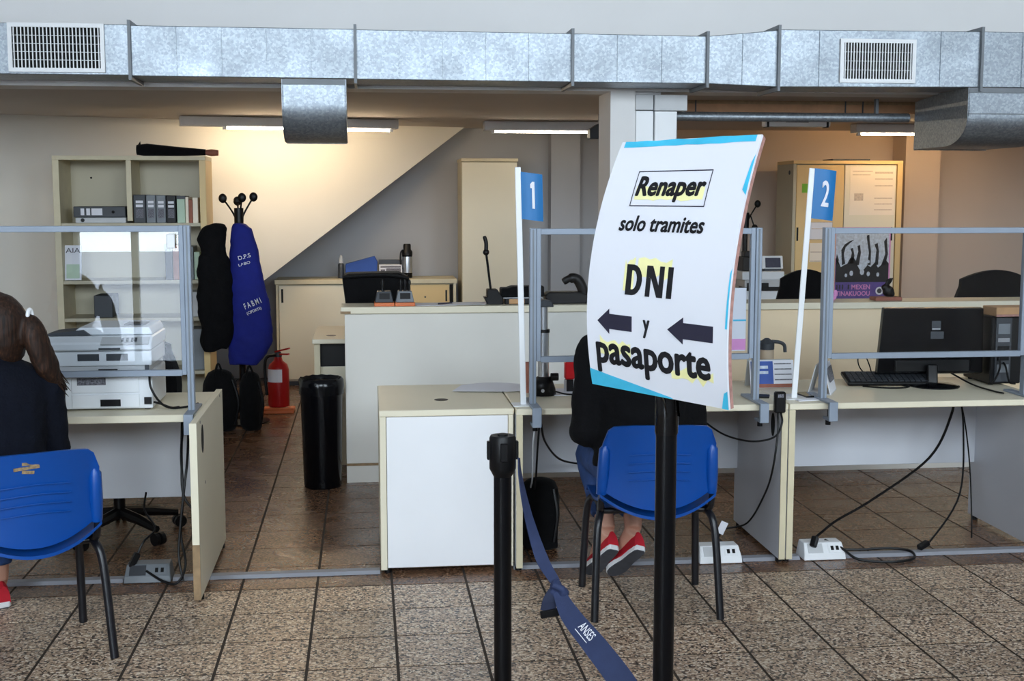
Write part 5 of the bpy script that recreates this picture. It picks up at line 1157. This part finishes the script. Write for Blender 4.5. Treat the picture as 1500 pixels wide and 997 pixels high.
def hand(mb, wrist, d, palm_n, side):
    w = Vector(wrist); d = Vector(d).normalized(); n = Vector(palm_n); n = (n - d * n.dot(d)).normalized(); s = d.cross(n) * side
    mb.loft([ering(w + d * y, rw, .014, s, n, 12) for y, rw in ((-.02, .024), (.0, .027), (.03, .036), (.07, .042), (.095, .038))])
    for k, (o, L) in enumerate([(-.030, .070), (-.010, .080), (.011, .075), (.031, .058)]):
        b = w + d * .085 + s * o
        mb.tube([b, b + d * L * .45 + n * .004, b + d * L * .8 + n * .018, b + d * L * .92 + n * .032], [.0095, .009, .008, .0065], 8)
    b = w + d * .02 - s * .028
    mb.tube([b, b + d * .03 - s * .022, b + d * .055 - s * .028 + n * .01, b + d * .075 - s * .026 + n * .018], [.013, .011, .0095, .007], 8)
def person(label, loc, rot, zs, head, head_rot, legs, arms, jacket, hair_fn, hem=0.55, shoes=None, wide=1.0, trouser='jeans'):
    t = thing('person', label, 'person', (0, 0, 0))
    k = (zs - 0.47) / (1.06 - 0.47)
    def Zs(z): return 0.47 + (z - 0.47) * k
    lean = lambda z: 0.05 * max(0, (z - .5)) / .5
    T = [(.46, .15, .115), (.53, .175, .13), (.62, .165, .115), (.74, .16, .11), (.88, .18, .12), (.98, .195, .115), (1.04, .165, .095), (1.08, .09, .07)]
    hc = Vector(head)
    body = MB().loft([ering((0, lean(z), Zs(z)), rx * wide, ry, n=20) for z, rx, ry in T])
    body.tube([Vector((0, lean(1.0), Zs(1.03))), Vector((0, lean(1.1), Zs(1.10))), hc + Vector((0, -.01, -.08))], [.06, .056, .055], 14)
    HR = Matrix.Translation(hc) @ Matrix.Rotation(R(head_rot), 4, 'Z')
    hd = MB().loft([ering((0, dy, dz), rx, ry, n=18) for dz, rx, ry, dy in ((-.125, .03, .03, .045), (-.11, .05, .05, .03), (-.08, .06, .075, .015), (-.03, .07, .09, .005), (.02, .076, .097, 0), (.06, .072, .09, -.005), (.095, .05, .065, -.01), (.115, .015, .02, -.01))])
    hd.loft([ering((0, dy, dz), r, r * 1.1, n=8) for dz, r, dy in ((-.045, .010, .095), (-.035, .017, .103), (-.015, .011, .1), (.015, .007, .092))])
    for s in (-1, 1): hd.ball((s * .077, -.005, -.015), .028, 8, (.35, .7, 1.1))
    hd.ball((0, .088, -.075), .02, 8, (1.2, .5, .35))
    body.add([HR @ p for p in hd.v], hd.f)
    for (hip, knee, ankle, toe) in legs:
        limb(body, [hip, knee], [.085, .058]); limb(body, [knee, (Vector(knee) * .45 + Vector(ankle) * .55), ankle], [.058, .052, .036])
        body.tube([ankle, (Vector(ankle) + Vector(toe)) / 2, toe], [.036, .034, .022], 10)
    for i, (sh, el, wr, dh) in enumerate(arms):
        limb(body, [sh, el], [.055, .042]); limb(body, [el, wr], [.042, .028]); hand(body, wr, dh, (0, 0, -1), 1 if i == 0 else -1)
    b = remesh_build(body, 'body', 'skin', t, 0.0075, 4, 0.5)
    for s in (-1, 1):
        MB().ball(HR @ Vector((s * .032, .084, .005)), .012, 8).build('eye', 'white_plastic', t, smooth=True)
        MB().ball(HR @ Vector((s * .032, .0925, .005)), .0062, 8).build('pupil', 'black_gloss', t, smooth=True)
    jk = MB().loft([ering((0, lean(z), Zs(z) if z > .6 else z), rx * wide + .028, ry + .03, n=20) for z, rx, ry in [(hem, .175, .12)] + [q for q in T if q[0] > hem + .03]])
    jk.loft([ering((0, lean(1.05) - .0, Zs(z)), r, r, n=16) for z, r in ((1.05, .10), (1.09, .082), (1.115, .078))])
    for sh, el, wr, dh in arms:
        limb(jk, [sh, el], [.086, .068]); jk.ball(el, .074, 10); limb(jk, [el, Vector(wr) - Vector(dh).normalized() * .02], [.068, .045]); jk.ball(sh, .088, 10)
    remesh_build(jk, 'jacket', jacket, t, 0.011, 5, 0.5, 0.007, 11.0)
    tr = MB().loft([ering((0, lean(z), z), rx * wide + .012, ry + .014, n=18) for z, rx, ry in T[:3]])
    for (hip, knee, ankle, toe) in legs:
        cuff = Vector(ankle) + (Vector(knee) - Vector(ankle)).normalized() * .07
        limb(tr, [hip, knee], [.098, .072]); limb(tr, [knee, (Vector(knee) + cuff) / 2, cuff], [.072, .066, .056])
    remesh_build(tr, 'trousers', trouser, t, 0.011, 4, 0.5, 0.004, 14.0)
    for h, d, u in shoes or []: shoe(t, h, d, u)
    hair_fn(t, HR, hc)
    t.location = loc; t.rotation_euler.z = R(rot); LOC[t.name_full] = Vector(loc)
    return t
def short_hair(t, HR, hc):
    mb = MB().loft([ering((0, dy, dz), rx, ry, n=18) for dz, rx, ry, dy in ((-.075, .05, .03, -.06), (-.05, .074, .05, -.045), (.0, .084, .075, -.03), (.05, .085, .09, -.018), (.09, .068, .08, -.012), (.12, .035, .045, -.01), (.13, .01, .012, -.01))])
    mb.v = [HR @ p for p in mb.v]
    remesh_build(mb, 'hair', 'hair_dark', t, 0.008, 3, 0.5, 0.004, 40)
def tail_hair(t, HR, hc):
    mb = MB().loft([ering((0, dy, dz), rx, ry, n=18) for dz, rx, ry, dy in ((-.135, .045, .03, -.05), (-.10, .075, .055, -.045), (-.05, .09, .08, -.04), (.0, .097, .095, -.03), (.05, .097, .105, -.02), (.09, .08, .095, -.012), (.125, .045, .06, -.01), (.14, .01, .012, -.01))])
    mb.v = [HR @ p for p in mb.v]
    base = HR @ Vector((0.058, -.105, .05))
    L = [base + Vector(q) for q in ((0, 0, 0), (.008, -.025, -.03), (.02, -.035, -.095), (.045, -.03, -.165), (.08, -.02, -.235), (.112, -.005, -.285))]
    P = curve_pts(L, 5); n = len(P)
    mb.tube(P, [(.020 + .029 * min(1, i / 8)) * (1 if i < n * .68 else max(.10, 1 - (i / (n - 1) - .68) / .36)) for i in range(n)], 14, flat=.75)
    remesh_build(mb, 'hair', 'hair', t, 0.007, 3, 0.5, 0.002, 40)
    # loose strands at the end of the ponytail
    random.seed(3); sm = MB()
    for k in range(26):
        o = Vector((random.uniform(-.03, .03), random.uniform(-.02, .02), random.uniform(-.02, .02)))
        sm.tube([L[3] + o, L[4] + o * .9, L[5] + o * .9 + Vector((random.uniform(-.01, .02), 0, random.uniform(-.03, .02)))], [.006, .004, .001], 5)
    so = sm.build('loose_strands', 'hair', t, smooth=True); so['kind'] = 'stuff'
    tie = MB().tube([base + Vector((.026 * math.cos(a) * .4 + .004, .024 * math.cos(a) * .3 - .018, .028 * math.sin(a) - .004)) for a in [k * math.pi / 8 for k in range(17)]], .0075, 8)
    tie.build('hair_tie', 'white_plastic', t, smooth=True)

person('seated woman with a brown ponytail and dark navy jacket at the left edge', (-1.375, 4.80, 0), 30, 1.03, (0.045, .08, 1.165), 22,
       [((-.09, .05, .545), (-.11, .43, .54), (-.11, .43, .10), (-.11, .58, .03)), ((.09, .05, .545), (.10, .43, .54), (.10, .43, .10), (.10, .58, .03))],
       [((-.19, .045, .93), (-.22, .16, .70), (-.15, .36, .70), (.2, 1, -.1)), ((.19, .045, .93), (.235, .10, .68), (.16, .32, .66), (-.2, 1, -.1))],
       'jacket_navy', tail_hair, shoes=[((-.11, .36, .0), (0, 1, 0), (0, 0, 1)), ((.10, .36, .0), (0, 1, 0), (0, 0, 1))])
person('seated person in black jacket, jeans and red sneakers behind the sign', (1.12, 5.02, 0), 0, 1.11, (0.01, .10, 1.30), -8,
       [((-.09, .05, .545), (-.14, .42, .53), (-.105, .195, .235), (-.15, .28, .09)), ((.09, .05, .545), (.05, .42, .53), (.003, .17, .24), (-.05, .25, .10))],
       [((-.19, .045, 1.02), (-.225, .05, .70), (-.17, .30, .78), (.2, 1, 0)), ((.19, .045, 1.02), (.215, .06, .72), (.16, .32, .78), (-.2, 1, 0))],
       'jacket_black', short_hair, hem=0.56, wide=1.0,
       shoes=[((-.088, .12, .168), (-.30, .70, -.62), (0.1, .6, .8)), ((.022, .09, .17), (-.38, .68, -.62), (0.1, .6, .8))])

# ================================================================== QUEUE POSTS, BELT AND SIGN
def post(label, x, y, h, head=True):
    t = thing('queue_post', label, 'queue post', (x, y, 0))
    MB().cyl((x, y, 0.03), (x, y, h - (0.105 if head else 0)), 0.027, n=24).build('tube', 'black_metal', t, smooth=True)
    MB().lathe((x, y, 0), [(0.17, 0), (0.172, 0.012), (0.15, 0.028), (0.05, 0.04), (0.03, 0.055)], 32).build('base', 'black_metal', t, smooth=True)
    if head:
        c = MB().lathe((x, y, 0), [(0.027, h - .125), (0.036, h - .108), (0.040, h - .10), (0.040, h - .008), (0.036, h), (0.0, h)], 24).build('belt_head', 'black_plastic', t, smooth=True)
        MB().lathe((x, y, 0), [(0.016, h), (0.016, h + .004), (0.013, h + .005)], 14).build('cap_button', 'black_plastic', c)
        for a in (0, 90, 180, 270):
            ca, sa = math.cos(R(a)), math.sin(R(a))
            MB().obox((x + ca * .041, y + sa * .041, h - .045), (.012, .022, .055), (0, 0, R(a))).build('belt_slot', 'black_plastic', c, bevel=0.002)
    return t
post('black queue post with a belt head, left of the sign', 0.399, 3.692, 0.948)
fp = post('black post carrying the bent sign', 0.760, 3.125, 1.33, head=False)
MB().lathe((0.760, 3.125, 0), [(0.0285, 1.05), (0.0300, 1.055), (0.0300, 1.155), (0.0285, 1.16)], 20).build('clear_tape', 'acrylic', fp, smooth=True)

def ribbon(centers, wdirs, widths, th=0.0016, n=6):
    C_ = curve_pts(centers, n); W_ = curve_pts(wdirs, n); mb = MB(); rings = []
    ws = []
    for i in range(len(C_)):
        q = i / n; k = min(int(q), len(widths) - 2); f_ = q - k; ws.append(widths[k] * (1 - f_) + widths[k + 1] * f_)
    for i, p in enumerate(C_):
        tv = (C_[min(i + 1, len(C_) - 1)] - C_[max(i - 1, 0)]).normalized(); w = (W_[i] - tv * W_[i].dot(tv)).normalized(); nn = tv.cross(w)
        rings.append([p + w * ws[i] / 2 + nn * th, p - w * ws[i] / 2 + nn * th, p - w * ws[i] / 2 - nn * th, p + w * ws[i] / 2 - nn * th])
    return mb.loft(rings), C_, W_
bt = thing('queue_belt', 'navy queue belt knotted between the two black posts', 'queue belt', (0.53, 3.46, 0.54))
up_, _, _ = ribbon([(0.444, 3.66, 0.885), (0.447, 3.645, 0.83), (0.464, 3.592, 0.725), (0.495, 3.536, 0.615), (0.527, 3.475, 0.56)], [(.25, 1, .1), (.4, 1, .1), (.7, .75, .2), (1, .3, .25), (1, 0, .4)], [.03, .03, .032, .038, .028])
up_.build('upper_belt', 'belt', bt, smooth=True)
lo_, lc_, lw_ = ribbon([(0.530, 3.462, 0.548), (0.556, 3.40, 0.490), (0.615, 3.305, 0.425), (0.668, 3.222, 0.362), (0.735, 3.10, 0.27), (0.80, 3.06, 0.24)], [(1, .2, .75), (1, .2, .85), (1, .2, .9), (1, .2, .95), (.7, .2, 1), (0, .2, 1)], [.03, .055, .066, .07, .07, .07])
lo_.build('lower_belt', 'belt', bt, smooth=True)
mb = MB().ball((0.527, 3.463, 0.552), 0.018, 10, (1, .8, 1.2)).tube(curve_pts([(0.515, 3.455, 0.56), (0.545, 3.445, 0.545), (0.535, 3.455, 0.52), (0.512, 3.465, 0.54)], 5), .011, 8).ball((0.548, 3.45, .535), .016, 8)
remesh_build(mb, 'knot', 'belt', bt, 0.004, 2)
le_, _, _ = ribbon([(0.522, 3.462, 0.545), (0.508, 3.452, 0.515), (0.502, 3.448, 0.485)], [(1, .1, .2), (1, .1, .25), (1, .1, .1)], [.025, .04, .045])
le_.build('belt_end', 'belt_knot', bt)
MB().obox((0.507, 3.447, 0.478), (0.055, 0.014, 0.022), (0, R(-8), 0)).build('end_clip', 'black_plastic', bt, bevel=0.003)
# wrap around the sign post
MB().tube([(0.760 + .031 * math.cos(a), 3.125 + .031 * math.sin(a), 0.25 + .004 * math.sin(a)) for a in [k * math.pi / 10 for k in range(21)]], .02, 8, flat=.3).build('post_wrap', 'belt_knot', bt)
# printed mark on the lower belt
i = 9
p = lc_[i]; tv = (lc_[i + 2] - lc_[i - 2]).normalized(); w = (lw_[i] - tv * lw_[i].dot(tv)).normalized(); nn = tv.cross(w)
if nn.y > 0: nn = -nn
yv = w if w.z > 0 else -w
for txt, a, b, off in (('ANSES', 0.0, 0.052, -.004), ):
    m_ = Matrix(((tv.x, yv.x, nn.x, p.x + nn.x * .003), (tv.y, yv.y, nn.y, p.y + nn.y * .003), (tv.z, yv.z, nn.z, p.z + nn.z * .003), (0, 0, 0, 1)))
    fit_text(txt, -.014, .042, -.004, .022, weight=0.012).xf(m_).build('lettering', 'white_paper', bt)
    MB().box(-.015, .04, -.0135, -.0115, 0, .0004).xf(m_).build('print_line', 'white_paper', bt)

# ---- bent cardboard sign
EL = [Vector(q) for q in ((0.592, 3.26, 1.163), (0.600, 3.302, 1.543), (0.687, 3.361, 1.799))]
ER = [Vector(q) for q in ((0.859, 2.905, 1.147), (0.880, 2.945, 1.537), (0.971, 3.045, 1.806))]
def lag(E_, v, m=0.6):
    a, b, c = E_
    return a * ((v - m) * (v - 1) / (m)) + b * (v * (v - 1) / (m * (m - 1))) + c * (v * (v - m) / (1 - m))
def SP(u, v, off=0.0):
    p = lag(EL, v) * (1 - u) + lag(ER, v) * u
    e = 0.02
    du = lag(ER, v) - lag(EL, v); dv_ = (lag(EL, v + e) * (1 - u) + lag(ER, v + e) * u) - (lag(EL, v - e) * (1 - u) + lag(ER, v - e) * u)
    nn = du.cross(dv_).normalized()
    return p + nn * off, nn
sg = thing('hand_made_sign', 'bent white cardboard sign reading Renaper, DNI y pasaporte on the black post', 'sign', (0.73, 3.1, 1.15))
pan = MB().sheet(lambda u, v: (SP(u, v)[0], -SP(u, v)[1]), 16, 24, 0.006).build('panel', 'white_paper', sg, smooth=True, merge=True)
MB().sheet(lambda u, v: (SP(u, v, -0.0065)[0], -SP(u, v)[1]), 8, 24, 0.012).build('cardboard_back', 'cardboard_edge', sg, smooth=True, merge=True)
def decal(name, mb, m, off):
    mb.v = [SP(p.x, p.y, off)[0] for p in mb.v]; return mb.build(name, m, sg)
def patch(u0, u1, v0, v1, nu=10, nv=4, jit=0.0):
    mb = MB(); vs = []; fs = []
    for j in range(nv + 1):
        for i in range(nu + 1):
            e = jit * (mnoise.noise(Vector((i * .9, j * .9, u0 * 9))) if j in (0, nv) or i in (0, nu) else 0)
            vs.append((u0 + (u1 - u0) * i / nu, v0 + (v1 - v0) * j / nv + e, 0))
    for j in range(nv):
        for i in range(nu): a = j * (nu + 1) + i; fs.append((a, a + 1, a + nu + 2, a + nu + 1))
    return mb.add(vs, fs)
def quad_patch(c, nu=10, nv=4):
    P = patch(0, 1, 0, 1, nu, nv); q = [Vector((*p, 0)) for p in c]
    P.v = [(q[0] * (1 - p.x) + q[1] * p.x) * (1 - p.y) + (q[3] * (1 - p.x) + q[2] * p.x) * p.y for p in P.v]; return P
def word(txt, u0, u1, v0, v1, m='ink_black', b=.004, **k):
    t = bold(txt, u0, u1, v0, v1, b, b * .62, **k)
    bm = bmesh.new(); me = bpy.data.meshes.new('t'); me.from_pydata([tuple(p) for p in t.v], [], t.f); bm.from_mesh(me)
    bmesh.ops.triangulate(bm, faces=bm.faces)
    o = MB().add([v.co.copy() for v in bm.verts], [[v.index for v in f.verts] for f in bm.faces]); bm.free(); bpy.data.meshes.remove(me)
    decal('lettering', o, m, 0.0016)
decal('tape_strip', patch(.03, .97, .975, .999, 12, 2, .004), 'tape_cyan', 0.0012)
decal('tape_strip', quad_patch([(0, .0), (.62, .0), (.60, .006), (0, .068)]), 'tape_cyan', 0.0012)
decal('tape_strip', quad_patch([(.955, .0), (.999, .0), (.999, .07), (.975, .06)]), 'tape_cyan', 0.0012)
decal('tape_strip', quad_patch([(.985, .30), (.999, .30), (.999, .52), (.99, .5)]), 'tape_cyan', 0.0012)
decal('tape_strip', quad_patch([(.97, .80), (.999, .78), (.999, .93), (.985, .9)]), 'tape_cyan', 0.0012)
decal('highlight', patch(.235, .72, .762, .815, 10, 3, .012), 'highlighter', 0.0008)
decal('highlight', patch(.268, .34, .40, .52, 6, 4, .03), 'highlighter', 0.0008)
decal('highlight', patch(.36, .60, .47, .53, 6, 3, .03), 'highlighter', 0.0008)
decal('highlight', patch(.10, .33, .14, .20, 8, 3, .03), 'highlighter', 0.0008)
decal('highlight', patch(.62, .91, .09, .12, 8, 3, .03), 'highlighter', 0.0008)
for u0, u1, v0, v1 in ((.215, .745, .872, .876), (.215, .745, .736, .740), (.215, .221, .736, .876), (.739, .745, .736, .876)): decal('frame_line', patch(u0, u1, v0, v1, 8, 4), 'ink_navy', 0.0012)
word('Renaper', .235, .725, 0.752, .855, b=.006, shear=0.12)
word('solo tramites', .175, .775, .637, .70, b=.0035, shear=0.15)
word('y', .425, .475, .225, .297, b=.004)
word('pasaporte', .065, .895, .06, .20, b=.008)
# block letters D N I
LV0, LV1 = .388, .508
def glyph(quads): decal('lettering', MB().add([(x, LV0 + (LV1 - LV0) * y, 0) for q in quads for x, y in q], [tuple(range(4 * i, 4 * i + 4)) for i in range(len(quads))]), 'ink_black', 0.0016)
dq = [[(.285, 0), (.325, 0), (.325, 1), (.285, 1)]]
arc = [math.pi / 2 - math.pi * i / 10 for i in range(11)]
for i in range(10):
    o = [(.335 + .068 * math.cos(q), .5 + .5 * math.sin(q)) for q in arc[i:i + 2]]; n_ = [(.335 + .03 * math.cos(q), .5 + .31 * math.sin(q)) for q in arc[i:i + 2]]
    dq.append([n_[0], o[0], o[1], n_[1]])
dq += [[(.32, .81), (.336, .81), (.336, 1), (.32, 1)], [(.32, 0), (.336, 0), (.336, .19), (.32, .19)]]
glyph(dq)
glyph([[(.43, 0), (.464, 0), (.464, 1), (.43, 1)], [(.521, 0), (.555, 0), (.555, 1), (.521, 1)], [(.432, 1), (.472, 1), (.553, 0), (.513, 0)]])
glyph([[(.58, 0), (.617, 0), (.617, 1), (.58, 1)]])
for a, b in ((.085, .345), (.60, .91)):
    w_ = b - a
    decal('arrow', MB().add([(a, .272, 0), (a + w_ * .35, .325, 0), (a + w_ * .35, .222, 0)], [(0, 1, 2)]), 'ink_navy', 0.0016)
    decal('arrow_shaft', patch(a + w_ * .33, b, .243, .304, 6, 3), 'ink_navy', 0.0016)
# clear tape that holds the sign to its post
for dx in (-.018, .02): MB().beam((0.755 + dx, 3.093, 1.175), (0.768 + dx * .8, 3.097, 1.10), 0.012, 0.001).build('tape_tail', 'acrylic', sg)
